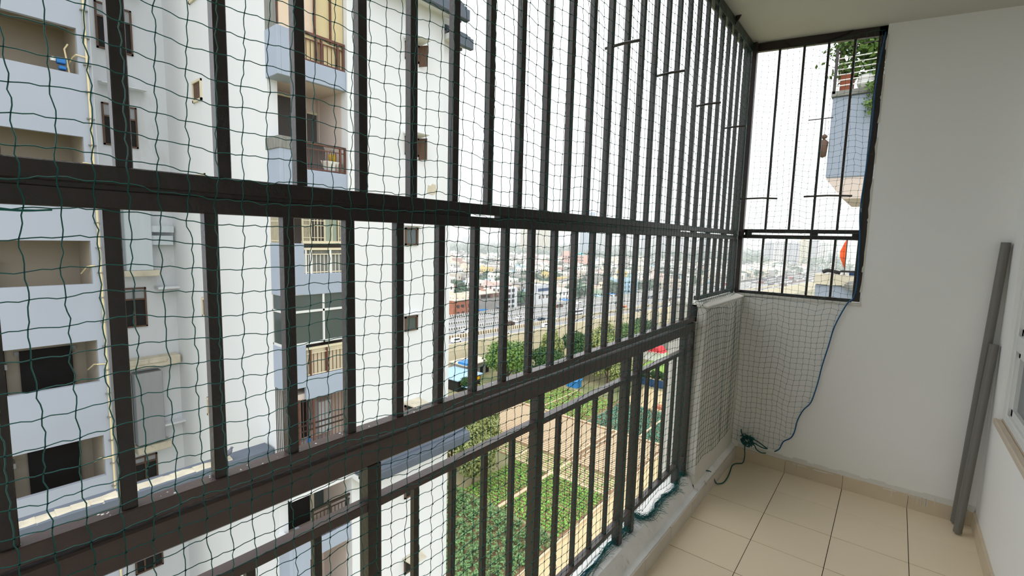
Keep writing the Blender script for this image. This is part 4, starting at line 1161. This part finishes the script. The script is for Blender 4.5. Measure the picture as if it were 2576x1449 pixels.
# ------------------------------------------------------------------ houses beyond the highway
COLS = {'cream': (228, 218, 198), 'white': (236, 234, 228), 'pink': (222, 198, 190), 'grey': (170, 168, 164), 'brick red': (180, 138, 120), 'pale blue': (172, 204, 220),
        'yellow': (232, 206, 128), 'turquoise': (150, 198, 206), 'beige': (204, 194, 178), 'pale green': (180, 204, 176)}
CW = ['cream']*4+['white']*12+['pink']*2+['grey']*8+['brick red']*2+['pale blue']*2+['yellow']*1+['turquoise']*1+['beige']*4+['pale green']*1
def house_mesh(m, w, d, h, st, seed, x=0, y=0, z=0, mi=(0, 1, 2), win=True, cs=(1, 0)):
    rg = random.Random(seed)
    c, s = cs
    def T(q): return (x+q[0]*c-q[1]*s, y+q[0]*s+q[1]*c, z+q[2])
    def B(x0, x1, y0, y1, z0, z1, k):
        m.hexa([T(q) for q in ((x0, y0, z0), (x1, y0, z0), (x1, y1, z0), (x0, y1, z0), (x0, y0, z1), (x1, y0, z1), (x1, y1, z1), (x0, y1, z1))], mi[k])
    B(-w/2, w/2, -d/2, d/2, 0, h, 0)
    B(-w/2+.2, w/2-.2, -d/2+.2, d/2-.2, h, h+.03, 1)
    for a in ((-w/2, w/2, -d/2, -d/2+.2), (-w/2, w/2, d/2-.2, d/2), (-w/2, -w/2+.2, -d/2, d/2), (w/2-.2, w/2, -d/2, d/2)):
        B(*a, h, h+.8, 0)
    if rg.random() < .5: B(-w/2+.6, -w/2+3, -d/2+.6, -d/2+3, h, h+2.4, 0)
    if win:
        fh = h/st
        for f in range(st):
            n = max(2, int(w/3.2))
            for k in range(n):
                xx = -w/2+w*(k+.5)/n; B(xx-.55, xx+.55, -d/2-.06, -d/2+.02, f*fh+.9, f*fh+fh*.78, 2)
            n = max(2, int(d/3.2))
            for k in range(n):
                yy_ = -d/2+d*(k+.5)/n; B(w/2-.02, w/2+.06, yy_-.55, yy_+.55, f*fh+.9, f*fh+fh*.78, 2)
            if f: B(w/2, w/2+.8, -d/2, d/2, f*fh-.1, f*fh+.1, 0)
protos = []
for k, (w, d, h, st) in enumerate(((8, 9, 6.5, 2), (10, 12, 9.6, 3), (7, 7, 3.6, 1), (12, 10, 6.6, 2), (9, 8, 10, 3), (11, 14, 4, 1))):
    m = MB(); house_mesh(m, w, d, h, st, k)
    me = bpy.data.meshes.new('house'); me.from_pydata(m.v, [], m.f)
    for q in ('house', 'roofm', 'hwin'): me.materials.append(MT[q])
    me.polygons.foreach_set('material_index', m.m); me.update()
    protos.append((me, h, st))
NAMES = ('two-storey', 'three-storey', 'single-storey', 'wide two-storey', 'narrow three-storey', 'long single-storey')
cells = []
ROT = math.atan(RD)
for a in range(0, 130):
    for b in range(0, 62):
        y = 120+a*12.5; d = 66+b*13.0
        x = rdx(y, d)
        be_ = math.degrees(math.atan2(-x, y))
        dist = math.hypot(x, y)
        if 4.5 < be_ < 49 and dist < 1050: cells.append((dist, x+R.uniform(-2, 2), y+R.uniform(-2, 2), b))
cells.sort()
mass = MB(); nh = 0; trees_n = 0
masscols = ['cream', 'white', 'pink', 'grey', 'brick red', 'pale blue']
massm = {c: MB() for c in masscols}
farleaf = []
indiv = []
for dist, x, y, b in cells:
    q = R.random()
    if q < 0.27:
        if trees_n < 120:
            sc = R.uniform(.7, 1.25)
            tr = dup_tree(R.choice((td, te)), (x, y, ZC), R.uniform(0, 6), None, CG, (sc, sc, sc)); trees_n += 1
            indiv.append((b, y, tr, 'dark green tree'))
        elif q < .26:
            farleaf.append((x, y, ZC+4))
        continue
    cn = R.choice(CW)
    k = R.choice((0, 0, 1, 2, 2, 3, 4, 5))
    if nh < 280:
        me, h, st = protos[k]
        o = bpy.data.objects.new('house', me); C.objects.link(o)
        o.location = (x, y, ZC); o.rotation_euler = (0, 0, ROT*-1+R.uniform(-.12, .12)+R.choice((0, PI/2*0)))
        sc = R.uniform(.85, 1.1); o.scale = (sc, sc, R.uniform(.85, 1.15))
        v = R.uniform(.92, 1.06); o.color = tuple(min(1, c*v) for c in lin(COLS[cn]))+(1,)
        indiv.append((b, y, o, cn+' '+NAMES[k]+' house')); o['category'] = 'house'; o['group'] = 'crowded houses beyond the highway'
        nh += 1
    else:
        w, d, h, st = ((8, 9, 6.5, 2), (10, 11, 9.6, 3), (7, 7, 3.6, 1), (12, 10, 6.6, 2), (9, 8, 10, 3), (11, 12, 4, 1))[k]
        house_mesh(massm[cn if cn in massm else 'white'], w*R.uniform(.9, 1.15), d, h*R.uniform(.85, 1.15), 1, R.random(), x, y, ZC, win=(dist < 650 and R.random() < .6))
def nth(i):
    return '%d%s' % (i, 'th' if 10 <= i % 100 <= 20 else {1: 'st', 2: 'nd', 3: 'rd'}.get(i % 10, 'th'))
indiv.sort(key=lambda q: (q[0], q[1])); seen = {}
for b, y, o, what in indiv:
    seen[(b, what)] = seen.get((b, what), 0)+1
    o['label'] = '%s, %s such from left in %s row back from the highway' % (what, nth(seen[(b, what)]), nth(b+1))
td['label'] = 'dark green tree at the front left, right behind the roadside buildings'
te['label'] = 'broad dark green tree a few rows behind the roadside buildings'
mg = thing('far_houses', 'hazy mass of tiny flat-roofed houses in the distance', 'houses', (-300, 700, ZC)); mg['kind'] = 'stuff'
for cn, m in massm.items():
    if m.v:
        o = m.build('house_mass', ['house', 'roofm', 'hwin'], mg); o.color = (*lin(COLS[cn]), 1); o['kind'] = 'stuff'
if farleaf:
    o = leaves(farleaf, 1.9, 3.2, 46, 'far_trees', 'leafF', None, tilt=.5, up=2)
    tag(o, 'clumps of small dark trees between the farthest houses', 'trees')

# a few buildings by the road that stand out
t = thing('warehouse', 'grey bare concrete warehouse at the roadside with open upper floor', 'building', (rdx(196, 62), 196, ZC))
c_ = rdx(196, 62)
MB().box(c_-8, c_+6, 189, 206, ZC, ZC+8).build('walls', 'concrete', t); MB().box(c_-8, c_+6, 189, 206, ZC+10.6, ZC+11).build('roof', 'roofm', t)
for y in (189.2, 194.5, 200, 205.3):
    for x in (c_-7.7, c_+5.3): MB().box(x, x+.5, y, y+.5, ZC+8, ZC+10.6).build('column', 'concrete', t)
t = thing('corner_flats', 'white four-storey flats with open grey balconies by the highway', 'building', (rdx(214, 60), 214, ZC))
c_ = rdx(214, 60)
MB().box(c_-7, c_+4, 209, 219, ZC, ZC+13).build('walls', 'bwhite', t)
for f in range(4):
    for y in (211.6, 215.2):
        MB().box(c_+3.95, c_+4.06, y-1.3, y+1.3, ZC+f*3.2+.9, ZC+f*3.2+2.8).build('balcony_opening', 'hwin', t)
        MB().box(c_+4, c_+4.7, y-1.4, y+1.4, ZC+f*3.2+.1, ZC+f*3.2+.8).build('balcony', 'bwhite', t)
    for x in (c_-5.4, c_-2.2, c_+1.2): MB().box(x-.6, x+.6, 208.94, 209.02, ZC+f*3.2+1, ZC+f*3.2+2.5).build('window', 'wood', t)
t = thing('brick_house', 'unplastered red brick house at the road edge, just right of the white tower', 'building', (rdx(178, 60), 178, ZC))
c_ = rdx(178, 60)
MB().box(c_-9, c_+4, 171, 186, ZC, ZC+8.5).build('walls', 'brick', t); MB().box(c_-6, c_+4.5, 172, 180, ZC, ZC+5).build('front', 'brick', t)
for f in range(2):
    for y in (174, 177.5, 183): MB().box(c_+3.98, c_+4.6, y-.8, y+.8, ZC+f*3.6+1, ZC+f*3.6+2.6).build('window', 'hwin', t)
MB().box(c_-9.2, c_+4.8, 170.8, 186.2, ZC+8.5, ZC+8.8).build('roof', 'roofm', t)
t = thing('shop_house', 'white shop house with a long royal blue sign band', 'building', (rdx(244, 62), 244, ZC))
c_ = rdx(244, 62)
MB().box(c_-6, c_+4, 238, 252, ZC, ZC+9).build('walls', 'bwhite', t); MB().box(c_+4, c_+4.3, 238, 252, ZC+9.2, ZC+11).build('sign_band', 'bluefence', t); MB().box(c_-6, c_+4, 238, 252, ZC+9, ZC+13).build('upper_floor', 'brec', t)
for y in (240, 244, 248): MB().box(c_+3.98, c_+4.06, y-.9, y+.9, ZC+4.5, ZC+6.6).build('window', 'wood', t)
for k, (y, d) in enumerate(((190, 55.5), (206, 56), (262, 55), (300, 56), (318, 57))):
    c_ = rdx(y, d)
    t = thing('stall', 'roadside stall under a %s blue tarpaulin sheet' % ('bright', 'pale', 'faded', 'dusty', 'deep')[k], 'stall', (c_, y, ZC))
    MB().hexa([(c_-2.5, y-3, ZC+2.8), (c_+2.5, y-3, ZC+2.2), (c_+2.5, y+3, ZC+2.2), (c_-2.5, y+3, ZC+2.8), (c_-2.5, y-3, ZC+3), (c_+2.5, y-3, ZC+2.4), (c_+2.5, y+3, ZC+2.4), (c_-2.5, y+3, ZC+3)]).build('tarpaulin', 'bluesheet' if k % 2 == 0 else 'palesheet', t)
    for a in (-2.3, 2.3):
        for b in (-2.8, 2.8): MB().box(c_+a-.06, c_+a+.06, y+b-.06, y+b+.06, ZC, ZC+2.4).build('pole', 'bark', t)
    MB().box(c_-1.5, c_+1, y-2, y+2, ZC, ZC+1.1).build('counter', 'wood', t)
t = thing('pink_hospital', 'long pink building with small dark windows and a turquoise dome, before the towers', 'building', (-363, 598, ZC))
MB().box(-382, -345, 590, 606, ZC, ZC+19).build('walls', mat('pink_wall', (226, 172, 150)), t); MB().box(-382, -366, 590, 606, ZC+19, ZC+24).build('wing', mat('pink_wing', (226, 176, 156)), t)
for f in range(4):
    for k in range(9): MB().box(-380.5+k*4, -378.3+k*4, 589.8, 590.1, ZC+2+f*4.4, ZC+4.2+f*4.4).build('window', 'hwin', t)
MB().lathe([(4.5, 0), (4.4, 1.2), (3.4, 2.6), (1.6, 3.6), (0.05, 4)], (-355, 597, ZC+19), 14).build('dome', mat('turquoise_dome', (90, 190, 190)), t, smooth=True)

# ------------------------------------------------------------------ towers on the horizon
TW = [(-1215, 1189, 25, -11, 'white'), (-1188, 1216, 38, -3, 'grey'), (-1140, 1261, 27, -18, 'grey'), (-1108, 1290, 37, -12, 'white'), (-698, 914, 26, 18, 'cream'), (-660, 942, 43, 21, 'cream'),
      (-501, 865, 29, 55, 'blue'), (-498, 924, 22, 45, 'white'), (-484, 1043, 16, 15, 'white'), (-456, 1056, 19, 30, 'grey'), (-454, 1111, 17, 34, 'white'), (-450, 1166, 16, 34, 'grey'), (-429, 1174, 16, 30, 'white'),
      (-411, 1181, 11, 32, 'grey'), (-392, 1187, 13, 26, 'white'), (-375, 1220, 18, 30, 'grey'), (-343, 1254, 20, 24, 'white'), (-183, 983, 15, 3, 'grey'), (-167, 986, 18, 6, 'white'), (-146, 989, 17, 4, 'grey'), (-130, 992, 16, 8, 'cream'), (-119, 1043, 11, 9, 'grey'), (-106, 1045, 15, 6, 'white')]
TC = {'white': (232, 232, 230), 'grey': (186, 186, 196), 'cream': (226, 212, 172), 'blue': (160, 182, 206)}
LBT = ['faint white tower block at far left of the skyline', 'faint wide grey tower block second on the skyline', 'faint grey tower block third on the skyline', 'faint white tower block fourth on the skyline', 'cream narrow tower, left of the wide cream one', 'wide cream tower block with pale ribs',
       'blue-grey ribbed glass tower', 'white slim tower right of the blue-grey one', 'thin white tower right of a gap in the skyline', 'grey tower next to the thin white one', 'white tower, third right of the skyline gap', 'grey tower, fourth right of the skyline gap', 'white tower, fifth right of the skyline gap', 'slim grey tower, sixth right of the skyline gap', 'white tower, seventh right of the skyline gap',
       'grey tower, last but one before the corner post', 'white tower, nearest the corner post', 'grey tower at the left of the cluster in the end opening', 'white tower second in the cluster in the end opening', 'grey tower third in the cluster in the end opening', 'cream tower fourth in the cluster in the end opening', 'slim grey tower fifth in the cluster in the end opening', 'white tower last in the cluster in the end opening']
for (x, y, w, zt, cn), lb in zip(TW, LBT):
    t = thing('tower_block', lb, 'tower', (x, y, ZC))
    ang = math.atan2(-x, y); c, s = math.cos(ang), math.sin(ang)
    def TB(m, x0, x1, y0, y1, z0, z1):
        m.hexa([(x+a*c-b*s, y+a*s+b*c, z) for a, b, z in ((x0, y0, z0), (x1, y0, z0), (x1, y1, z0), (x0, y1, z0), (x0, y0, z1), (x1, y0, z1), (x1, y1, z1), (x0, y1, z1))])
    d = w*.7
    m = MB(); TB(m, -w/2+.6, w/2-.6, -d/2+.6, d/2, ZC, zt); core = m.build('core', 'towerw', t)
    m = MB(); n = max(4, int(w/4))
    for k in range(n+1):
        q = -w/2+w*k/n
        TB(m, q-.75, q+.75, -d/2-.3, d/2, ZC, zt+R.choice((0, 0, 1.5)))
    nf = int((zt-ZC)/3.1)
    for f in range(nf+1): TB(m, -w/2, w/2, -d/2, d/2, ZC+f*3.1, ZC+f*3.1+1.25)
    TB(m, -w/2, w/2, -d/2, d/2, zt-.2, zt+1.2); TB(m, -w*.2, w*.15, -d*.2, d*.2, zt, zt+4.5)
    o = m.build('ribs_and_floors', 'tower', t); o.color = (*lin(TC[cn]), 1)
# wooded belt in front of the towers
P = []
for k in range(1500):
    be_ = math.radians(R.uniform(4, 50)); dd = R.uniform(900, 2300)
    x, y = -dd*math.sin(be_), dd*math.cos(be_)
    P.append((x, y, ZC+R.uniform(2, 9)))
tag(leaves(P, 4.6, 9.0, 22, 'woodland', 'leafF', None, tilt=.3, up=6), 'hazy belt of woodland in front of the distant towers', 'woodland')
m = MB()
for k in range(60):
    th0 = math.radians(-2+k*1.0)
    for q in range(1):
        dd = 3000
        h = ZC+30+26*math.sin(k*.35)+14*math.sin(k*.9+1)
        a, b = th0, th0+math.radians(1.02)
        m.hexa([(-dd*math.sin(a), dd*math.cos(a), ZC-5), (-dd*math.sin(b), dd*math.cos(b), ZC-5), (-(dd+500)*math.sin(b), (dd+500)*math.cos(b), ZC-5), (-(dd+500)*math.sin(a), (dd+500)*math.cos(a), ZC-5),
                (-dd*math.sin(a)*1.05, dd*math.cos(a)*1.05, h-4), (-dd*math.sin(b)*1.05, dd*math.cos(b)*1.05, h-3), (-(dd+400)*math.sin(b), (dd+400)*math.cos(b), h), (-(dd+400)*math.sin(a), (dd+400)*math.cos(a), h)])
tag(m.build('distant_ridge', 'leafF'), 'faint low ridge on the horizon', 'hill')

# ------------------------------------------------------------------ vehicles
def make_car(van=False):
    t = thing('car', '', 'car', (0, 0, 0), 'vehicles on the highway')
    L, W = (4.3, 1.75)
    m = MB()
    if van:
        prof = [(-2.15, .3), (2.15, .3), (2.15, .95), (1.75, 1.05), (1.35, 1.9), (-2.1, 1.9), (-2.15, 1.0)]
    else:
        prof = [(-2.15, .35), (2.15, .35), (2.15, .8), (1.2, .95), (.55, 1.5), (-1.0, 1.52), (-1.75, 1.0), (-2.15, .95)]
    m.prism([(p[0], p[1]) for p in prof], -W/2, W/2, 'x')
    # profile runs along y, extruded across x
    m.v = [(a, b, c) for a, b, c in m.v]
    b = m.build('body', 'car', t, bevel=.06)
    g_ = MB()
    zz0, zz1 = (1.0, 1.42) if not van else (1.15, 1.7)
    y0, y1 = (-1.35, .75) if not van else (-1.9, 1.25)
    g_.box(-W/2-.01, W/2+.01, y0+.3, y1-.25, zz0, zz1)
    g_.prism([(y1-.05, zz1), (y1+.38, zz0), (y1+.40, zz0), (y1-.03, zz1+.03)], -W/2+.15, W/2-.15, 'x')
    g_.build('window', 'carglass', t)
    w0 = None
    for yw in (-1.35, 1.35):
        for xw in (-W/2+.05, W/2-.05):
            mm = MB(); mm.tube([(xw-.1, yw, .33), (xw+.1, yw, .33)], .33, 10); mm.build('wheel', 'tyre', t)
    return t
def make_truck():
    t = thing('truck', '', 'truck', (0, 0, 0), 'vehicles on the highway')
    MB().box(-1.15, 1.15, 1.9, 3.9, .6, 2.7).build('cab', 'car', t, bevel=.12)
    MB().box(-1.0, 1.0, 3.88, 3.93, 1.6, 2.4).build('windscreen', 'carglass', t)
    m = MB(); m.box(-1.2, 1.2, -4, 1.7, .9, 1.15)
    for a in ((-1.2, -1.1, -4, 1.7), (1.1, 1.2, -4, 1.7), (-1.1, 1.1, -4, -3.9), (-1.1, 1.1, 1.6, 1.7)): m.box(*a, 1.15, 2.5)
    m.build('cargo_bed', 'wood', t)
    MB().box(-1.0, 1.0, -3.8, 1.5, 1.15, 2.0).build('load', 'soil', t)
    for yw in (-2.8, -1.6, 2.6):
        for xw in (-1.0, 1.0): MB().tube([(xw-.15, yw, .5), (xw+.15, yw, .5)], .5, 10).build('wheel', 'tyre', t)
    return t
def make_bus():
    t = thing('bus', '', 'bus', (0, 0, 0), 'vehicles on the highway')
    MB().box(-1.25, 1.25, -5.2, 5.2, .5, 3.1).build('body', 'car', t, bevel=.15)
    MB().box(-1.27, 1.27, -4.8, 4.6, 1.7, 2.6).build('window_band', 'carglass', t)
    for yw in (-3.2, 3.2):
        for xw in (-1.1, 1.1): MB().tube([(xw-.15, yw, .5), (xw+.15, yw, .5)], .5, 10).build('wheel', 'tyre', t)
    return t
protoV = {'car': make_car(), 'van': make_car(True), 'truck': make_truck(), 'bus': make_bus()}
VC = {'white': (236, 236, 236), 'grey': (120, 124, 130), 'red': (170, 44, 40), 'navy': (40, 50, 80), 'orange': (228, 130, 60)}
LN = {4: 'lane by the wall', 12.5: 'near outer lane', 18: 'near inner lane', 28.5: 'middle carriageway', 39.5: 'far carriageway', 48: 'far service lane'}
first = {k: True for k in protoV}
VL = [('van', 4, 128, 'white'), ('car', 4, 154, 'white'), ('van', 4, 180, 'white'), ('car', 4, 217, 'white'), ('car', 4, 262, 'grey'), ('van', 4, 300, 'white'), ('car', 12.5, 142, 'white'), ('car', 18, 145, 'white'), ('truck', 14, 168, 'white'), ('car', 13, 200, 'white'), ('car', 18, 194, 'navy'), ('bus', 18, 222, 'white'),
      ('car', 28.5, 190, 'white'), ('car', 28.5, 236, 'white'), ('car', 26, 262, 'white'), ('car', 30, 282, 'navy'), ('truck', 12.5, 258, 'orange'), ('truck', 38, 232, 'orange'), ('van', 42, 258, 'white'), ('car', 39.5, 210, 'grey'), ('car', 48, 222, 'white'), ('car', 48, 262, 'white')]
for k in range(70):
    VL.append((R.choice(('car', 'car', 'car', 'van', 'truck', 'bus')), R.choice((4, 12.5, 18, 28.5, 39.5, 48)), 300+R.random()*520, R.choice(('white', 'white', 'white', 'grey', 'red', 'navy'))))
ORD = ['first', 'second', 'third', 'fourth', 'fifth', 'sixth', 'seventh', 'eighth', 'ninth', 'tenth', 'eleventh', 'twelfth', 'thirteenth', 'fourteenth', 'fifteenth', 'sixteenth', 'seventeenth', 'eighteenth', 'nineteenth', 'twentieth', 'twenty-first', 'twenty-second', 'twenty-third', 'twenty-fourth', 'twenty-fifth']
VL.sort(key=lambda v: v[2]); cnt = {}
for kind, d, y, cn in VL:
    ln = LN[min(LN, key=lambda q: abs(q-d))]
    key = (ln, kind, cn); i = cnt.get(key, 0); cnt[key] = i+1
    lb = '%s %s, %s such from left on the %s' % (cn, kind, ORD[min(i, 24)], ln)
    rz_ = -ROT*0+math.atan2(-RD, 1)+(PI if d > 24 else 0)
    loc = (rdx(y, d), y, ZR)
    if first[kind]:
        t = protoV[kind]; t.location = loc; t.rotation_euler = (0, 0, rz_); t['label'] = lb; first[kind] = False
    else:
        t = dup_tree(protoV[kind], loc, rz_, lb)
    for ch in t.children: ch.color = (*lin(VC[cn]), 1)
# lamp posts along the central reservation
lp = thing('street_lamp', 'thin grey street lamp on the highway divider', 'lamp', (rdx(150, 23.0), 150, ZR), 'street lamps on the divider')
b0 = Vector((rdx(150, 23.0), 150, ZR))
MB().tube([b0, b0+Vector((0, 0, 9))], .09, 6).build('pole', 'panelg', lp)
MB().tube([b0+Vector((0, 0, 9)), b0+Vector((1.6, 0, 9.4))], .05, 5).build('arm', 'panelg', lp)
MB().box(b0.x+1.3, b0.x+2.1, b0.y-.12, b0.y+.12, b0.z+9.33, b0.z+9.46).build('lamp_head', 'panelg', lp)
lp['label'] = 'thin grey street lamp on the highway divider, first from the left'
for k in range(1, 9):
    y = 150+k*32; dup_tree(lp, (rdx(y, 23.0), y, ZR), 0, 'thin grey street lamp on the highway divider, %s from the left' % ORD[k])

# ------------------------------------------------------------------ the next balconies of this building, through the end opening
nb = thing('neighbour_balcony', 'pale blue parapet of the next balcony with a rough cement top, same floor', 'balcony', (-0.3, 10.5, -0.6))
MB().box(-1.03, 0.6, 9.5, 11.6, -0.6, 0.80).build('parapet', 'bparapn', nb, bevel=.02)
m = MB()
x = -1.05
while x < .6:
    m.hexa([(x, 9.46, .80+R.uniform(-.02, .02)), (x+.2, 9.46, .80+R.uniform(-.02, .02)), (x+.2, 9.9, .80), (x, 9.9, .80), (x, 9.47, .965+R.uniform(-.015, .01)), (x+.2, 9.47, .965+R.uniform(-.015, .01)), (x+.2, 9.9, .96), (x, 9.9, .96)]); x += .2
m.build('cement_top', 'dirt', nb)
MB().box(-.70, -.1, 9.52, 9.56, 1.015, 1.045).build('rail', 'blackp', nb)
MB().box(-.58, -.1, 9.60, 9.66, .965, 1.01).build('rail', 'bluefence', nb)
tag(MB().tube(smooth_path([(-.95, 9.6, 1.0), (-.88, 9.62, 1.03), (-.80, 9.6, 1.02), (-.70, 9.6, 1.0)], 4), .03, 7).build('dark_bundle', 'blackp'), 'dark bundle lying on the cement top', 'bundle')
tag(MB().lathe([(.02, 0), (.19, .02), (.20, .10), (.12, .15), (.02, .16)], (-0.42, 9.42, .73), 12).build('hanging_tarp', 'greysheet'), 'grey tarpaulin lump hanging over the parapet edge', 'tarpaulin')
ff = thing('flag', 'narrow orange flag flying above the next balcony', 'flag', (-0.655, 9.7, .96))
MB().tube([(-.655, 9.7, .96), (-.655, 9.7, 1.60)], .008, 6).build('pole', 'iron', ff)
m = MB(); pr = [(-.655, 1.59), (-.70, 1.48), (-.74, 1.36), (-.735, 1.26), (-.69, 1.14), (-.655, 1.05)]
for i in range(len(pr)-1):
    a, b = pr[i], pr[i+1]; dy = .02*math.sin(i*1.7); dy2 = .02*math.sin((i+1)*1.7)
    m.hexa([(b[0], 9.7+dy2, b[1]), (-.652, 9.7, b[1]), (-.652, 9.705, b[1]), (b[0], 9.706+dy2, b[1]), (a[0]-.001, 9.7+dy, a[1]), (-.652, 9.7, a[1]), (-.652, 9.705, a[1]), (a[0]-.001, 9.706+dy, a[1])])
m.build('cloth', 'orange', ff)
nu = thing('neighbour_balcony', 'pale blue deep parapet of the balcony one floor up, with a sloping cream underside', 'balcony', (-0.3, 10.5, 2.2))
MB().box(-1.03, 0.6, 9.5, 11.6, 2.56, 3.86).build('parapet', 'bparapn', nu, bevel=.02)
MB().prism([(-1.03, 2.56), (-.77, 2.22), (.6, 2.22), (.6, 2.56)], 9.52, 11.6, 'y').build('underside', 'binner', nu)
MB().box(-1.05, .6, 9.46, 9.7, 3.86, 3.94).build('planter_shelf', 'greysheet', nu)
for k in range(6):
    z = 4.02+k*.085
    MB().tube([(-1.02, 9.48, z), (.5, 9.48, z)], .009, 5).build('rail', 'whitep', nu)
MB().box(-1.04, -1.0, 9.46, 9.5, 3.9, 4.6).build('post', 'iron', nu)
MB().tube([(-1.0, 9.5, 4.62), (.5, 9.5, 4.62)], .012, 5).build('rail', 'iron', nu)
MB().box(-.62, .6, 11.6, 11.8, 2.2, 9).build('back_wall', 'greysheet', nu)
MB().prism([(-.62, 4.6), (-.86, 5.6), (-.86, 9), (-.62, 9)], 11.2, 11.8, 'y').build('slanted_fin', 'greysheet', nu)
MB().box(-1.35, -1.0, 9.5, 9.515, 3.53, 3.545).build('cloth_rod', 'iron', nu)
tag(MB().box(-.96, -.78, 9.56, 9.76, 3.95, 4.22).build('planter', 'terracotta', bevel=.01), 'square terracotta planter on the upper balcony shelf', 'planter')
for k, x in enumerate((-.62, -.40)):
    tag(MB().lathe([(.07, 0), (.105, .05), (.12, .12), (.10, .2), (.08, .22)], (x, 9.63, 3.95), 14).build('flower_pot', 'whitep', smooth=True), 'round white flower pot on the upper balcony shelf, %s one' % ('left', 'right')[k], 'flower pot', 'white pots on the upper balcony')
def plant(label, c, r, n, size, h):
    t = thing('potted_plant', label, 'plant', c)
    pts = [(c[0]+R.gauss(0, r), c[1]+R.gauss(0, r*.5), c[2]+h*R.random()**.8) for _ in range(n)]
    o = leaves(pts, size, size*1.5, 4, 'foliage', 'leafA', t, tilt=.2, up=.05); del o['kind']
    MB().tube([c, (c[0]+.03, c[1], c[2]+h*.7)], .01, 5).build('stem', 'bark', t)
plant('trailing leafy plant in the square planter, left end', (-.90, 9.62, 4.15), .13, 110, .036, .55)
plant('tall leafy climber filling the right of the upper balcony', (-.50, 9.72, 4.1), .20, 620, .055, 1.5)
plant('drooping plant hanging below the shelf by the wall', (-.45, 9.44, 3.45), .08, 90, .034, .55)
tag(MB().prism([(-1.0, 4.15), (-.93, 4.15), (-.94, 4.55), (-.985, 4.9), (-1.01, 4.5)], 9.66, 9.69, 'y').build('ragged_flag', 'rust'), 'small ragged brown flag beside the planter', 'flag')
od = thing('hanging_ornament', 'small brown figure-shaped ornament hanging from the rod beside the blue parapet', 'ornament', (-1.10, 9.51, 2.9))
MB().lathe([(.0, 0), (.05, .02), (.06, .15), (.07, .25), (.02, .30)], (-1.10, 9.51, 2.90), 10).build('body', 'wood', od, smooth=True)
MB().lathe([(.0, -.045), (.04, -.02), (.045, .0), (.04, .02), (.0, .045)], (-1.10, 9.51, 3.24), 10).build('head', 'wood', od, smooth=True)
MB().tube([(-1.10, 9.51, 3.28), (-1.10, 9.51, 3.54)], .004, 4).build('string', 'iron', od)

# ------------------------------------------------------------------ haze over the far city
hz = bpy.data.materials.new('thin_haze'); hz.use_nodes = True
n_ = hz.node_tree.nodes; n_.clear()
ho = n_.new('ShaderNodeOutputMaterial'); hv = n_.new('ShaderNodeVolumeScatter')
hv.inputs['Color'].default_value = (0.93, 0.97, 1.0, 1); hv.inputs['Density'].default_value = 0.00075
hz.node_tree.links.new(hv.outputs[0], ho.inputs['Volume'])
MT['haze'] = hz
o = MB().box(-3600, 500, 150, 3600, -60, 190).build('haze', 'haze')
tag(o, 'thin grey-white haze hanging over the distant city', 'haze'); o['kind'] = 'stuff'
